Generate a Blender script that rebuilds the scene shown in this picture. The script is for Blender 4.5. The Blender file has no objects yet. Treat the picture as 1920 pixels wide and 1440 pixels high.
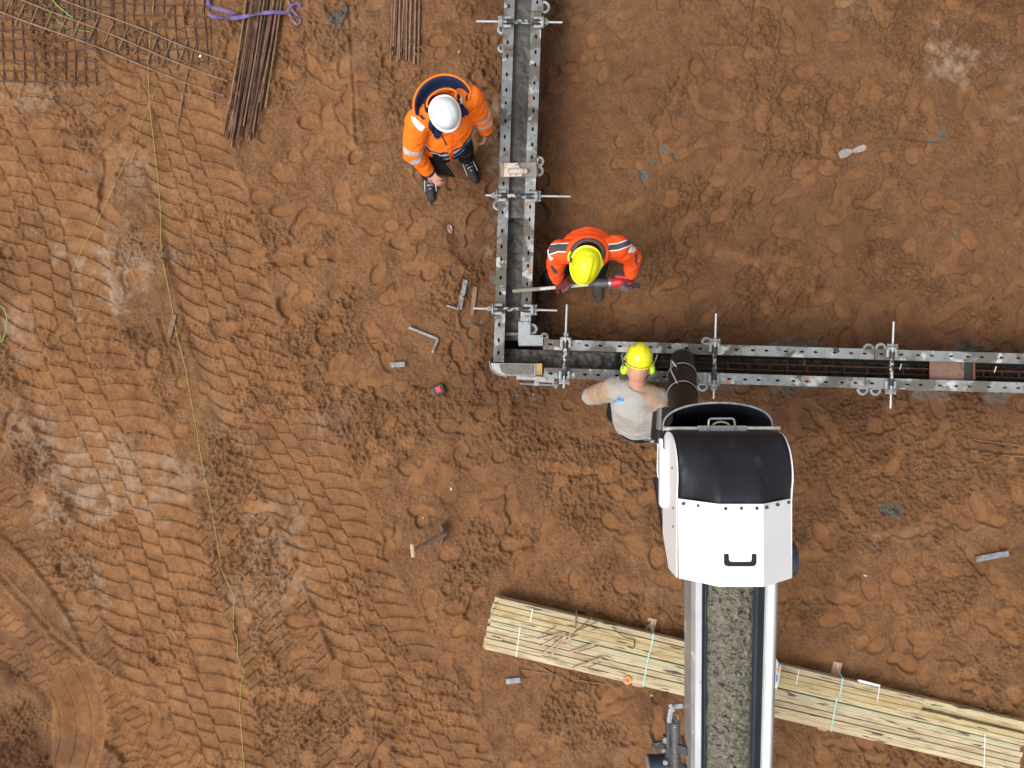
import bpy, bmesh, math, random
import numpy as np
from mathutils import Vector, Matrix, noise as mnoise
from mathutils.bvhtree import BVHTree
R = math.radians
random.seed(5)
S = bpy.context.scene
C = S.collection

# ------------------------------------------------------------------ camera, sky, sun, exposure
H = 7.0                       # drone height over the mud, metres
K0 = 0.0045                   # metres per photo pixel on the ground
cam = bpy.data.cameras.new('camera'); co = bpy.data.objects.new('camera', cam); C.objects.link(co)
co.location = (0, 0, H); co.rotation_euler = (0, 0, 0)
cam.sensor_width = 36; cam.lens = 18 / (960 * K0 / H); cam.clip_end = 2000; cam.clip_start = .05
S.camera = co
W_ = bpy.data.worlds.new('World'); S.world = W_; W_.use_nodes = True
nt = W_.node_tree; bg = nt.nodes['Background']
sky = nt.nodes.new('ShaderNodeTexSky'); sky.sky_type = 'NISHITA'; sky.sun_disc = False
SUN_EL, SUN_AZ = 60, 238      # azimuth measured clockwise from +Y (image up): light from the lower left
sky.sun_elevation = R(SUN_EL); sky.sun_rotation = R(SUN_AZ); sky.dust_density = 4; sky.air_density = .8; sky.ozone_density = 1
hsv = nt.nodes.new('ShaderNodeHueSaturation'); hsv.inputs['Saturation'].default_value = .12
nt.links.new(sky.outputs[0], hsv.inputs['Color']); nt.links.new(hsv.outputs[0], bg.inputs[0]); bg.inputs[1].default_value = .15
sl = bpy.data.lights.new('sun', 'SUN'); sl.energy = 1.0; sl.angle = R(24); sl.color = (1, .97, .92)
so = bpy.data.objects.new('sun', sl); C.objects.link(so)
d = Vector((math.sin(R(SUN_AZ)) * math.cos(R(SUN_EL)), math.cos(R(SUN_AZ)) * math.cos(R(SUN_EL)), math.sin(R(SUN_EL))))
so.rotation_euler = d.to_track_quat('Z', 'Y').to_euler(); so.location = d * 20
S.view_settings.view_transform = 'Standard'; S.view_settings.look = 'None'
S.view_settings.exposure = .62; S.view_settings.gamma = 1
S.render.engine = 'CYCLES'

# ------------------------------------------------------------------ helpers
def P(px, py, z=0.0):
    """where the photo's pixel lies if the thing seen there is z metres above the mud"""
    k = K0 * (H - z) / H
    return Vector(((px - 960) * k, (720 - py) * k, z))

class MB:
    def __init__(s): s.v = []; s.f = []
    def add(s, vs, fs):
        o = len(s.v); s.v += [tuple(v) for v in vs]; s.f += [tuple(i + o for i in f) for f in fs]; return s
    def box(s, c, size, M=None):
        x, y, z = [a / 2 for a in size]
        vs = [Vector((i * x, j * y, k * z)) for i in (-1, 1) for j in (-1, 1) for k in (-1, 1)]
        if M is not None: vs = [M @ v for v in vs]
        vs = [v + Vector(c) for v in vs]
        return s.add(vs, [(0, 1, 3, 2), (4, 6, 7, 5), (0, 4, 5, 1), (2, 3, 7, 6), (0, 2, 6, 4), (1, 5, 7, 3)])
    def bar(s, a, b, w, h, up=(0, 0, 1)):
        a = Vector(a); b = Vector(b); d_ = (b - a); L = d_.length; x = d_ / L
        y = Vector(up).cross(x).normalized(); z = x.cross(y)
        M = Matrix((x, y, z)).transposed()
        return s.box((a + b) / 2, (L, w, h), M)
    def rod(s, a, b, r0, r1=None, n=10, cap=True):
        a = Vector(a); b = Vector(b); r1 = r0 if r1 is None else r1
        x = (b - a).normalized(); u = x.orthogonal().normalized(); w = x.cross(u)
        vs = []
        for c, r in ((a, r0), (b, r1)):
            for i in range(n):
                t = 2 * math.pi * i / n; vs.append(c + u * r * math.cos(t) + w * r * math.sin(t))
        fs = [(i, (i + 1) % n, n + (i + 1) % n, n + i) for i in range(n)]
        if cap: fs += [tuple(range(n - 1, -1, -1)), tuple(range(n, 2 * n))]
        return s.add(vs, fs)
    def tube(s, pts, r, n=8, closed=False, flat=None):
        pts = [Vector(p) for p in pts]; m = len(pts); vs = []; u = None
        for i, p in enumerate(pts):
            if closed: t = pts[(i + 1) % m] - pts[i - 1]
            else: t = pts[min(i + 1, m - 1)] - pts[max(i - 1, 0)]
            t.normalize()
            if flat is not None: w = Vector(flat).cross(t).normalized(); u2 = t.cross(w)
            else:
                u2 = t.orthogonal().normalized() if u is None else (u - t * u.dot(t)).normalized(); w = t.cross(u2)
            u = u2
            ra, rb = r if isinstance(r, tuple) else (r, r)
            for k in range(n):
                a = 2 * math.pi * k / n; vs.append(p + w * ra * math.cos(a) + u * rb * math.sin(a))
        fs = []
        for i in range(m if closed else m - 1):
            j = (i + 1) % m
            fs += [(i * n + k, i * n + (k + 1) % n, j * n + (k + 1) % n, j * n + k) for k in range(n)]
        if not closed: fs += [tuple(range(n - 1, -1, -1)), tuple((m - 1) * n + k for k in range(n))]
        return s.add(vs, fs)
    def prism(s, poly, z0, z1, M=None):
        n = len(poly); vs = [Vector((x, y, z)) for z in (z0, z1) for x, y in poly]
        if M is not None: vs = [M @ v for v in vs]
        return s.add(vs, [tuple(range(n - 1, -1, -1)), tuple(range(n, 2 * n))] + [(i, (i + 1) % n, n + (i + 1) % n, n + i) for i in range(n)])
    def ell(s, c, rad, M=None, nu=16, nv=10):
        vs = []; fs = []
        for j in range(1, nv):
            a = math.pi * j / nv
            for i in range(nu):
                t = 2 * math.pi * i / nu
                vs.append(Vector((math.sin(a) * math.cos(t) * rad[0], math.sin(a) * math.sin(t) * rad[1], math.cos(a) * rad[2])))
        vs.append(Vector((0, 0, rad[2]))); vs.append(Vector((0, 0, -rad[2])))
        for j in range(nv - 2):
            for i in range(nu): fs.append((j * nu + i, (j + 1) * nu + i, (j + 1) * nu + (i + 1) % nu, j * nu + (i + 1) % nu))
        t = len(vs) - 2; b = t + 1
        for i in range(nu):
            fs.append((t, i, (i + 1) % nu)); k = (nv - 2) * nu; fs.append((b, k + (i + 1) % nu, k + i))
        if M is not None: vs = [M @ v for v in vs]
        return s.add([v + Vector(c) for v in vs], fs)
    def cap(s, a, b, r0, r1=None, n=16):
        r1 = r0 if r1 is None else r1
        s.rod(a, b, r0, r1, n); s.ell(a, (r0,) * 3, None, n, 10); s.ell(b, (r1,) * 3, None, n, 10); return s
    def grid(s, fn, nu, nv):
        vs = [fn(i / nu, j / nv) for i in range(nu + 1) for j in range(nv + 1)]
        return s.add(vs, [(i * (nv + 1) + j, (i + 1) * (nv + 1) + j, (i + 1) * (nv + 1) + j + 1, i * (nv + 1) + j + 1) for i in range(nu) for j in range(nv)])
    def xf(s, M): s.v = [tuple(M @ Vector(v)) for v in s.v]; return s

def root_of(o):
    while o.parent: o = o.parent
    return o
def obj(name, mb, mat, parent=None, smooth=False, bevel=0, solid=0):
    me = bpy.data.meshes.new(name)
    if isinstance(mb, MB): vs, fs = mb.v, mb.f
    else: vs, fs = mb
    if parent is not None: base = root_of(parent).location.copy()
    else:
        xs = np.array(vs); base = Vector((float(xs[:, 0].mean()), float(xs[:, 1].mean()), float(xs[:, 2].min())))
    b = tuple(base)
    me.from_pydata([(v[0] - b[0], v[1] - b[1], v[2] - b[2]) for v in vs], [], fs); me.update()
    o = bpy.data.objects.new(name, me); C.objects.link(o)
    for m in (mat if isinstance(mat, (list, tuple)) else [mat]): me.materials.append(m)
    if parent is None: o.location = base
    else: o.parent = parent
    bm = bmesh.new(); bm.from_mesh(me); bmesh.ops.recalc_face_normals(bm, faces=bm.faces); bm.to_mesh(me); bm.free()
    if smooth:
        for p in me.polygons: p.use_smooth = True
        if smooth != 'all':
            try: me.set_sharp_from_angle(angle=R(40))
            except Exception: pass
    if solid:
        m = o.modifiers.new('solid', 'SOLIDIFY'); m.thickness = solid; m.offset = 0
    if bevel:
        m = o.modifiers.new('bevel', 'BEVEL'); m.width = bevel; m.segments = 2; m.limit_method = 'ANGLE'; m.angle_limit = R(40)
    return o
def thing(name, label, cat, loc, group=None):
    o = bpy.data.objects.new(name, None); C.objects.link(o); o.location = loc; o.empty_display_size = .1
    return tag(o, label, cat, group)
def tag(o, label, cat, group=None, kind=None):
    o['label'] = label; o['category'] = cat
    if group: o['group'] = group
    if kind: o['kind'] = kind
    return o
def copy_thing(o, loc, rz, label=None):
    r = o.copy(); C.objects.link(r); r.location = loc; r.rotation_euler = (0, 0, rz)
    if label: r['label'] = label
    def rec(src, dst):
        for ch in list(src.children):
            c = ch.copy(); C.objects.link(c); c.parent = dst; rec(ch, c)
    rec(o, r); return r

# ------------------------------------------------------------------ materials
def mat(name, c, c2=None, scale=6, rough=.6, metal=0, bump=0, bscale=60, spots=(), detail=6, stretch=(1, 1, 1), wpos=False, spec=.5, coat=0, lo=.35, hi=.65, rot=0):
    """procedural paint: two colours mixed by noise, then spots = (colour, threshold, scale, softness, roughness)"""
    m = bpy.data.materials.new(name); m.use_nodes = True; t = m.node_tree; n = t.nodes; l = t.links
    b = n['Principled BSDF']; b.inputs['Roughness'].default_value = rough; b.inputs['Metallic'].default_value = metal
    b.inputs['Specular IOR Level'].default_value = spec; b.inputs['Coat Weight'].default_value = coat
    tc = n.new('ShaderNodeTexCoord'); mp = n.new('ShaderNodeMapping'); mp.inputs['Scale'].default_value = stretch
    if rot: mr_ = n.new('ShaderNodeMapping'); mr_.inputs['Rotation'].default_value = (0, 0, rot)
    if wpos:
        g = n.new('ShaderNodeNewGeometry'); l.new(g.outputs['Position'], mr_.inputs[0] if rot else mp.inputs[0])
        if rot: l.new(mr_.outputs[0], mp.inputs[0])
    else:
        oi = n.new('ShaderNodeObjectInfo'); ad = n.new('ShaderNodeVectorMath'); ad.operation = 'ADD'
        sc = n.new('ShaderNodeVectorMath'); sc.operation = 'SCALE'; sc.inputs['Scale'].default_value = 1.0
        l.new(oi.outputs['Location'], sc.inputs[0]); l.new(tc.outputs['Object'], ad.inputs[0]); l.new(sc.outputs[0], ad.inputs[1]); l.new(ad.outputs[0], mp.inputs[0])
    def noise(s, dt=detail, off=0):
        x = n.new('ShaderNodeTexNoise'); x.inputs['Scale'].default_value = s; x.inputs['Detail'].default_value = dt; x.inputs['Roughness'].default_value = .6
        if off:
            a = n.new('ShaderNodeVectorMath'); a.operation = 'ADD'; a.inputs[1].default_value = (off, off * .7, off * 1.3); l.new(mp.outputs[0], a.inputs[0]); l.new(a.outputs[0], x.inputs[0])
        else: l.new(mp.outputs[0], x.inputs[0])
        return x
    def ramp(x, a, b_):
        r = n.new('ShaderNodeMapRange'); r.inputs[1].default_value = a; r.inputs[2].default_value = b_; l.new(x, r.inputs[0]); return r.outputs[0]
    cur = None
    mx = n.new('ShaderNodeMix'); mx.data_type = 'RGBA'
    mx.inputs[6].default_value = (*c, 1); mx.inputs[7].default_value = (*(c2 or c), 1)
    l.new(ramp(noise(scale).outputs[0], lo, hi), mx.inputs[0]); cur = mx.outputs[2]; rg = None
    for i, (sc_, th, ss, soft, rr) in enumerate(spots):
        k = ramp(noise(ss, 5, 3.1 * (i + 1)).outputs[0], th, th + soft)
        x = n.new('ShaderNodeMix'); x.data_type = 'RGBA'; l.new(k, x.inputs[0]); l.new(cur, x.inputs[6]); x.inputs[7].default_value = (*sc_, 1); cur = x.outputs[2]
        y = n.new('ShaderNodeMix'); y.data_type = 'FLOAT'; l.new(k, y.inputs[0]); y.inputs[3].default_value = rr
        if rg: l.new(rg, y.inputs[2])
        else: y.inputs[2].default_value = rough
        rg = y.outputs[0]
    l.new(cur, b.inputs['Base Color'])
    if rg: l.new(rg, b.inputs['Roughness'])
    if bump:
        bp = n.new('ShaderNodeBump'); bp.inputs['Strength'].default_value = 1; bp.inputs['Distance'].default_value = bump
        l.new(noise(bscale, 4, 9).outputs[0], bp.inputs['Height']); l.new(bp.outputs[0], b.inputs['Normal'])
    return m

CEM = (.135, .122, .105)
M = dict(
 galv=mat('galvanised_steel', (.27, .28, .28), (.165, .17, .17), 5, .5, .3, .0008, 90,
    spots=[(CEM, .465, 3.0, .05, .9), ((.46, .46, .44), .58, 9, .05, .8), ((.36, .17, .09), .665, 6.5, .04, .9), ((.07, .06, .055), .64, 38, .05, .9)], wpos=True),
 galvw=mat('galvanised_white', (.36, .37, .37), (.25, .255, .25), 12, .55, .3, .0005, 200, spots=[(CEM, .64, 24, .05, .9), ((.38, .2, .12), .7, 20, .04, .9)]),
 rail2=mat('galvanised_rusty', (.33, .335, .33), (.20, .205, .20), 5, .5, .3, .0008, 90,
    spots=[(CEM, .51, 3.0, .05, .9), ((.50, .50, .48), .56, 7, .06, .8), ((.40, .22, .13), .61, 5.5, .05, .9), ((.10, .07, .055), .65, 40, .05, .9)], wpos=True),
 hole=mat('hole_shade', (.012, .011, .01), None, rough=.9),  # near black, paints the shade inside holes and slots
 cemcrust=mat('cement_crust', (.17, .155, .13), (.11, .10, .085), 18, .9, 0, .004, 60, spots=[((.30, .29, .27), .64, 20, .04, .9)], wpos=True),
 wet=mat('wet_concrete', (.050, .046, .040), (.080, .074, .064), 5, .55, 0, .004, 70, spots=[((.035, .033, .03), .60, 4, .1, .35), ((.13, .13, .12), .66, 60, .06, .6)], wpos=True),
 belt=mat('fresh_concrete', (.195, .172, .122), (.105, .094, .068), 22, .5, 0, .02, 38, spots=[((.025, .021, .017), .555, 30, .06, .5), ((.30, .285, .23), .62, 50, .08, .45)], wpos=True),
 rust=mat('rusty_steel', (.20, .085, .04), (.10, .05, .032), 25, .85, .1, .0008, 200, spots=[((.27, .15, .09), .58, 12, .1, .9)]),
 rustdk=mat('dark_rusty_steel', (.135, .062, .036), (.070, .038, .026), 14, .75, .2, .0008, 200, spots=[((.22, .10, .05), .60, 9, .08, .9), ((.20, .19, .19), .68, 30, .04, .5)]),
 rustdk2=mat('rusty_mesh_wire', (.115, .060, .036), (.070, .040, .028), 14, .8, .1, .0008, 150, spots=[((.26, .11, .045), .6, 9, .05, .9)]),
 folderm=mat('matt_black_cover', (.007, .007, .008), None, rough=.7, spec=.15),
 rustmud=mat('muddy_steel', (.26, .16, .095), (.15, .085, .052), 14, .9, .0, .0008, 150, spots=[((.16, .15, .14), .66, 20, .05, .6)]),
 plate=mat('rusty_plate', (.17, .09, .065), (.22, .125, .095), 8, .8, .1, .001, 90, spots=[((.06, .05, .045), .6, 16, .08, .9)]),
 black=mat('black_rubber', (.008, .009, .014), (.013, .015, .021), 5, .55, 0, .0006, 90, spec=.3, spots=[((.045, .052, .062), .58, 6, .16, .6)], stretch=(1.6, .6, 1)),
 skirt=mat('belt_rubber', (.010, .011, .016), (.014, .016, .022), 6, .4, 0, 0, spots=[((.12, .12, .11), .68, 9, .06, .7)], stretch=(4, .6, 1)),
 tube=mat('black_pipe', (.010, .010, .010), (.017, .016, .015), 7, .5, 0, .0004, 90, spec=.25, spots=[((.08, .07, .06), .62, 9, .1, .7)]),
 white=mat('white_paint', (.80, .81, .83), (.84, .85, .86), 3, .32, 0, 0, coat=.2, spots=[((.55, .54, .52), .70, 14, .06, .6)]),
 whited=mat('dirty_white_paint', (.56, .58, .61), (.46, .48, .51), 4, .38, 0, 0, spots=[((.22, .22, .22), .67, 22, .04, .8)], stretch=(1.5, .6, 1)),
 taupe=mat('grey_frame', (.30, .285, .27), (.22, .21, .20), 5, .45, .2, 0, spots=[((.45, .44, .42), .64, 6, .08, .6)]),
 steel=mat('steel', (.38, .39, .40), (.22, .23, .24), 20, .35, .7, .0003, 200),
 steeldk=mat('dark_steel', (.035, .04, .046), (.07, .075, .082), 20, .5, .2, .0003, 100, spots=[((.3, .28, .25), .66, 30, .05, .8)]),
 navy=mat('navy_paint', (.014, .020, .036), (.022, .028, .045), 6, .35),
 red=mat('red_plastic', (.62, .035, .03), (.50, .03, .03), 20, .35),
 blackp=mat('black_plastic', (.016, .016, .018), (.028, .028, .030), 30, .5, spots=[((.22, .15, .1), .66, 14, .05, .9)]),
 orange=mat('orange_cloth', (.95, .205, .016), (.84, .160, .012), 6, .75, 0, .0020, 40, spec=.2, spots=[((.50, .12, .03), .66, 7, .12, .8)]),
 redor=mat('red_orange_cloth', (.90, .098, .014), (.78, .075, .012), 9, .75, 0, .0012, 60, spec=.2, spots=[((.35, .05, .02), .68, 8, .08, .8)]),
 nvcloth=mat('navy_cloth', (.010, .018, .055), (.018, .028, .075), 12, .8, 0, .0012, 80, spec=.2),
 blcloth=mat('black_cloth', (.008, .008, .011), (.014, .014, .017), 10, .85, 0, .0015, 60, spec=.2, spots=[((.13, .08, .05), .64, 8, .1, .9)]),
 silver=mat('reflective_tape', (.42, .47, .52), (.55, .60, .65), 20, .4, .2, 0),
 whcloth=mat('white_cloth', (.75, .76, .80), None, rough=.7),
 dkband=mat('charcoal_cloth', (.045, .038, .042), (.06, .05, .055), 20, .8),
 lining=mat('brown_lining', (.10, .07, .062), (.07, .05, .045), 20, .9),
 skin=mat('skin', (.52, .27, .19), (.44, .20, .14), 15, .55, 0, .0004, 200),
 hwhite=mat('white_helmet', (.74, .76, .79), (.78, .80, .82), 5, .28, coat=.4, spots=[((.50, .48, .46), .69, 22, .05, .5)]),
 hyel=mat('yellow_helmet', (.80, .78, .010), (.72, .74, .008), 5, .32, coat=.3, spots=[((.70, .62, .15), .64, 12, .1, .5), ((.25, .22, .08), .73, 40, .03, .6)]),
 hyel2=mat('scuffed_yellow_helmet', (.78, .74, .010), (.70, .68, .010), 5, .35, coat=.2, spots=[((.25, .24, .15), .605, 17, .02, .8), ((.5, .42, .05), .62, 50, .03, .6)]),
 lime=mat('lime_plastic', (.52, .85, .015), (.45, .76, .012), 10, .35),
 glove=mat('maroon_glove', (.14, .012, .016), (.09, .01, .012), 20, .8, 0, .001, 120),
 gloveg=mat('grey_rubber', (.15, .145, .14), (.10, .10, .10), 20, .7),
 boot=mat('black_boot', (.009, .009, .011), (.018, .017, .016), 20, .7, spots=[((.17, .10, .06), .64, 10, .08, .9)]),
 bootm=mat('muddy_boot', (.05, .04, .036), (.10, .07, .05), 12, .8, 0, .001, 90),
 pole=mat('cement_coated_pole', (.24, .21, .17), (.17, .15, .12), 12, .8, 0, .001, 90),
 polew=mat('pale_pole', (.50, .50, .45), (.38, .38, .33), 12, .6),
 purple=mat('purple_webbing', (.085, .05, .20), (.15, .11, .30), 14, .7, 0, .001, 120, spots=[((.20, .14, .13), .50, 6, .12, .9)]),
 cord=mat('yellow_string', (.40, .37, .10), (.34, .26, .09), 30, .7),
 cordg=mat('lime_string', (.26, .40, .05), (.24, .33, .07), 30, .7),
 mint=mat('mint_strap', (.42, .62, .55), (.30, .50, .45), 20, .5, spots=[((.6, .62, .6), .6, 30, .05, .6)]),
 wstrap=mat('white_strap', (.72, .72, .72), None, rough=.5),
 block=mat('pine_block', (.48, .26, .17), (.56, .34, .22), 12, .75, 0, .001, 60, stretch=(1, 6, 1)),
 stick=mat('pale_stick', (.46, .32, .22), (.30, .19, .13), 12, .85, 0, .001, 60),
 twig=mat('dark_twig', (.13, .07, .045), (.20, .12, .08), 20, .85),
 orangep=mat('orange_plastic', (.85, .28, .03), (.78, .22, .03), 20, .5),
 paper=mat('white_paper', (.78, .78, .76), (.66, .64, .60), 9, .7),
 film=mat('crumpled_film', (.28, .235, .20), (.40, .37, .34), 30, .3, 0, .004, 60),
 bluei=mat('blue_ink', (.02, .16, .62), (.03, .28, .78), 30, .8),
 bluel=mat('pale_blue_ink', (.16, .42, .66), (.30, .50, .66), 60, .8),
 yblock=mat('yellow_pine', (.46, .30, .10), (.30, .19, .06), 14, .7, spots=[((.12, .10, .07), .6, 20, .06, .9)]),
 cream=mat('worn_cream_plate', (.62, .45, .30), (.55, .50, .46), 9, .7, 0, .0012, 60, spots=[((.22, .12, .08), .62, 30, .04, .9)]),
 greyf=mat('grey_cloth', (.335, .31, .285), (.375, .35, .32), 5, .9, 0, .0012, 40, spec=.15),
)
# grey sweater: brown mud stains with shapes of their own on the shoulders
def stained():
    m = M['greyf']; t = m.node_tree; n = t.nodes; l = t.links; b = n['Principled BSDF']
    src = b.inputs['Base Color'].links[0].from_socket
    g = n.new('ShaderNodeNewGeometry'); sp = n.new('ShaderNodeSeparateXYZ'); l.new(g.outputs['Position'], sp.inputs[0])
    ns = n.new('ShaderNodeTexNoise'); ns.inputs['Scale'].default_value = 9; ns.inputs['Detail'].default_value = 6; l.new(g.outputs['Position'], ns.inputs[0])
    def math_(op, a, b_=None, c=None):
        x = n.new('ShaderNodeMath'); x.operation = op
        for i, v in enumerate((a, b_, c)):
            if v is None: continue
            if isinstance(v, (int, float)): x.inputs[i].default_value = v
            else: l.new(v, x.inputs[i])
        return x.outputs[0]
    def blob(cx, cy, rx, ry):
        a = math_('POWER', math_('DIVIDE', math_('SUBTRACT', sp.outputs[0], cx), rx), 2.0)
        c = math_('POWER', math_('DIVIDE', math_('SUBTRACT', sp.outputs[1], cy), ry), 2.0)
        return math_('SUBTRACT', 1.0, math_('SQRT', math_('ADD', a, c)))
    z = math_('MAXIMUM', math_('MAXIMUM', blob(.58, -.06, .13, .13), blob(.965, -.10, .10, .12)), blob(.92, -.06, .08, .06))
    v = math_('ADD', z, math_('MULTIPLY', math_('SUBTRACT', ns.outputs[0], .5), 1.6))
    mr = n.new('ShaderNodeMapRange'); mr.inputs[1].default_value = .05; mr.inputs[2].default_value = .6; mr.inputs[4].default_value = .75; l.new(v, mr.inputs[0])
    x = n.new('ShaderNodeMix'); x.data_type = 'RGBA'; l.new(mr.outputs[0], x.inputs[0]); l.new(src, x.inputs[6]); x.inputs[7].default_value = (.33, .19, .10, 1)
    l.new(x.outputs[2], b.inputs['Base Color'])
stained()

def wood_mat(name, c1, c2):
    m = mat(name, c1, c2, 2.2, .7, 0, .0015, 30, spots=[(tuple(a * .78 for a in c2), .52, 4, .08, .8), ((.075, .055, .04), .61, 2.6, .03, .8), ((.34, .21, .09), .60, 1.6, .08, .75)], stretch=(1.3, 11, 6), rot=R(13.3), wpos=True)
    return m
WOODS = [wood_mat('green_timber', (.52, .43, .25), (.43, .35, .20)), wood_mat('yellow_timber', (.48, .38, .20), (.38, .28, .13)),
         wood_mat('pale_timber', (.55, .45, .28), (.45, .35, .21)), wood_mat('mint_timber', (.40, .39, .26), (.45, .39, .24)), wood_mat('pink_timber', (.46, .37, .23), (.38, .30, .18))]
# ------------------------------------------------------------------ ground: one sheet, finely modelled mud in the middle, reaching the horizon
rng = np.random.default_rng(11)
ST = .0075
def axis(a):
    core = np.arange(-a, a + ST / 2, ST); out = []; x = core[-1]; s_ = ST
    while x < 400: s_ *= 1.35; x += s_; out.append(x)
    out = np.array(out); return np.concatenate([-out[::-1], core, out])
GX = axis(4.65); GY = axis(3.55); NX, NY = len(GX), len(GY)
CX = np.clip(GX, -5.5, 5.5); CY = np.clip(GY, -4.5, 4.5)
def ns(scale, seed, sx=1, sy=1):
    g = np.random.default_rng(seed)
    def prep(c, s_):
        u = (c + 8) / s_; i = np.floor(u).astype(int); t = u - i
        w = np.stack([(1 - t) ** 3 / 6, (3 * t ** 3 - 6 * t ** 2 + 4) / 6, (-3 * t ** 3 + 3 * t ** 2 + 3 * t + 1) / 6, t ** 3 / 6])
        return i, w
    ix, wx = prep(CX, scale * sx); iy, wy = prep(CY, scale * sy)
    Rg = g.standard_normal((ix.max() + 5, iy.max() + 5)).astype(np.float32)
    A = sum(Rg[ix + k] * wx[k][:, None].astype(np.float32) for k in range(4))
    return sum(A[:, iy + k] * wy[k][None, :].astype(np.float32) for k in range(4)) * 1.9
def sst(a, b, x):
    t = np.clip((x - a) / (b - a), 0, 1); return t * t * (3 - 2 * t)
low = ns(1.1, 1) * .012 + ns(.45, 2) * .011
Hh = low + ns(.2, 3) * .008 + ns(.1, 4) * .0045
SM = np.zeros_like(Hh)                       # how far boots and tyres have pressed the mud smooth
XX, YY = np.meshgrid(CX, CY, indexing='ij'); XX = XX.astype(np.float32); YY = YY.astype(np.float32)
def win(cx, cy, r):
    i0 = np.searchsorted(GX, cx - r); i1 = np.searchsorted(GX, cx + r); j0 = np.searchsorted(GY, cy - r); j1 = np.searchsorted(GY, cy + r)
    return slice(i0, i1), slice(j0, j1)
PXX = 960 + XX / K0; PYY = 720 - YY / K0     # photo pixel of each ground point
# deep ruts and the slumped soil beside the formwork
def seg_d(ax, ay, bx, by):
    dx, dy = bx - ax, by - ay; t = np.clip(((PXX - ax) * dx + (PYY - ay) * dy) / (dx * dx + dy * dy), 0, 1)
    return np.hypot(PXX - ax - t * dx, PYY - ay - t * dy)
wob = ns(.25, 21) * 16 + ns(.08, 22) * 6
for (a, b, c_, d_, w, dep) in [(-40, 1150, 90, 1300, 42, .13), (-30, 1310, 110, 1460, 46, .15), (60, 150, 120, 205, 14, .05), (100, 1060, 215, 1160, 18, -.05),
                               (60, 1240, 190, 1400, 22, -.04), (0, 1020, 130, 1090, 22, -.03), (470, 880, 560, 930, 12, .02), (850, 420, 880, 480, 12, .05)]:
    Hh -= dep * np.exp(-((seg_d(a, b, c_, d_) + wob * .5) / w) ** 2)
dform = np.minimum(np.minimum(seg_d(1005, 0, 990, 620), seg_d(1000, 645, 1960, 672)), np.minimum(seg_d(938, -40, 925, 690), seg_d(920, 715, 1960, 740)))
inner = (PXX > 985) & (PYY < 650)
near = np.exp(-(np.maximum(dform + wob * .8, 0) / 42) ** 2)
Hh -= near * np.where(inner, .02, .02)
# tyre tracks
VB = (-.38, -.02, .28)
def track(pts, wpx, pitch, depth, g, seed, wear=.0, flip=1, cols=True):
    pts = [P(x, y) for x, y in pts]; fine = []
    for i in range(len(pts) - 1):
        p0 = pts[max(i - 1, 0)]; p1 = pts[i]; p2 = pts[i + 1]; p3 = pts[min(i + 2, len(pts) - 1)]
        for k in range(10):
            t = k / 10; fine.append(.5 * ((2 * p1) + (p2 - p0) * t + (2 * p0 - 5 * p1 + 4 * p2 - p3) * t * t + (3 * p1 - p0 - 3 * p2 + p3) * t ** 3))
    fine.append(pts[-1]); w = wpx * K0 / 2; u0 = 0
    U = np.full(Hh.shape, np.nan, np.float32); V = np.full(Hh.shape, 9, np.float32)
    for a, b in zip(fine[:-1], fine[1:]):
        L = (b - a).length; c = (a + b) / 2; sl_ = win(c.x, c.y, w * 1.35 + L); x = XX[sl_] - a.x; y = YY[sl_] - a.y
        tx, ty = (b - a).x / L, (b - a).y / L; t = x * tx + y * ty; v = -x * ty + y * tx
        m_ = (t >= -.02) & (t <= L + .02) & (np.abs(v) < w * 1.3) & (np.abs(v) < np.abs(V[sl_]))
        U[sl_] = np.where(m_, u0 + t, U[sl_]); V[sl_] = np.where(m_, v, V[sl_]); u0 += L
    ok = ~np.isnan(U); U = np.nan_to_num(U); vn = V / w * flip
    ph = U / pitch + g(vn); f = ph - np.floor(ph); saw = np.where(f < .92, f / .92, (1 - f) / .08)
    gro = np.exp(-((f - .97) / .034) ** 2) * (1 - .35 * sst(.2, 1.2, ns(.09, seed + 5)))
    for vb in (VB if cols else ()): gro = np.maximum(gro, np.exp(-((vn - vb) / .022) ** 2) * sst(.52, .62, f) * .6)
    edge = 1 - sst(.90, 1.02, np.abs(vn)); rag = sst(-.9 - wear, -.1 - wear, -(ns(.22, seed) * .55 + ns(.07, seed + 1) * .35) - .1 + .0)
    k = np.where(ok, edge * rag, 0)
    berm = np.where(ok, np.exp(-((np.abs(vn) - 1.06) / .09) ** 2), 0) * .009
    prof = low + (Hh - low) * .35 - .012 - depth * .70 * (saw - .5) - .023 * gro + .009 * np.exp(-((f - .89) / .04) ** 2)
    Hh[:] = Hh * (1 - k) + prof * k + berm * (1 - k); SM[:] = np.maximum(SM * .7, k * .92)
def g_loader(v):
    a = .35 + 2.6 * (v + .55) ** 2 - 1.5 * v; b = .62 - 1.9 * v; c = .10 - 1.9 * v; d_ = .62 - 1.5 * v - 1.6 * (v - .55) ** 2
    return np.where(v < -.38, a, np.where(v < -.02, b, np.where(v < .28, c, d_)))
def g_small(v):
    return np.where(v < -.5, .2 - 1.2 * v, np.where(v < 0, .75 + .9 * v, np.where(v < .5, .25 - .9 * v, .7 + 1.2 * v)))
track([(60, 120), (190, 205), (330, 330), (470, 470)], 150, .135, .020, g_loader, 71, .9)
track([(430, 930), (500, 1080), (570, 1260), (640, 1460)], 110, .095, .017, g_small, 41, 1.2, 1, False)
track([(380, 980), (440, 1120), (500, 1300), (540, 1470)], 110, .10, .018, g_small, 44, 1.3, 1, False)
track([(-60, 900), (60, 980), (170, 1120), (260, 1330)], 110, .10, .022, g_small, 47, 1.2, 1, False)
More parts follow.
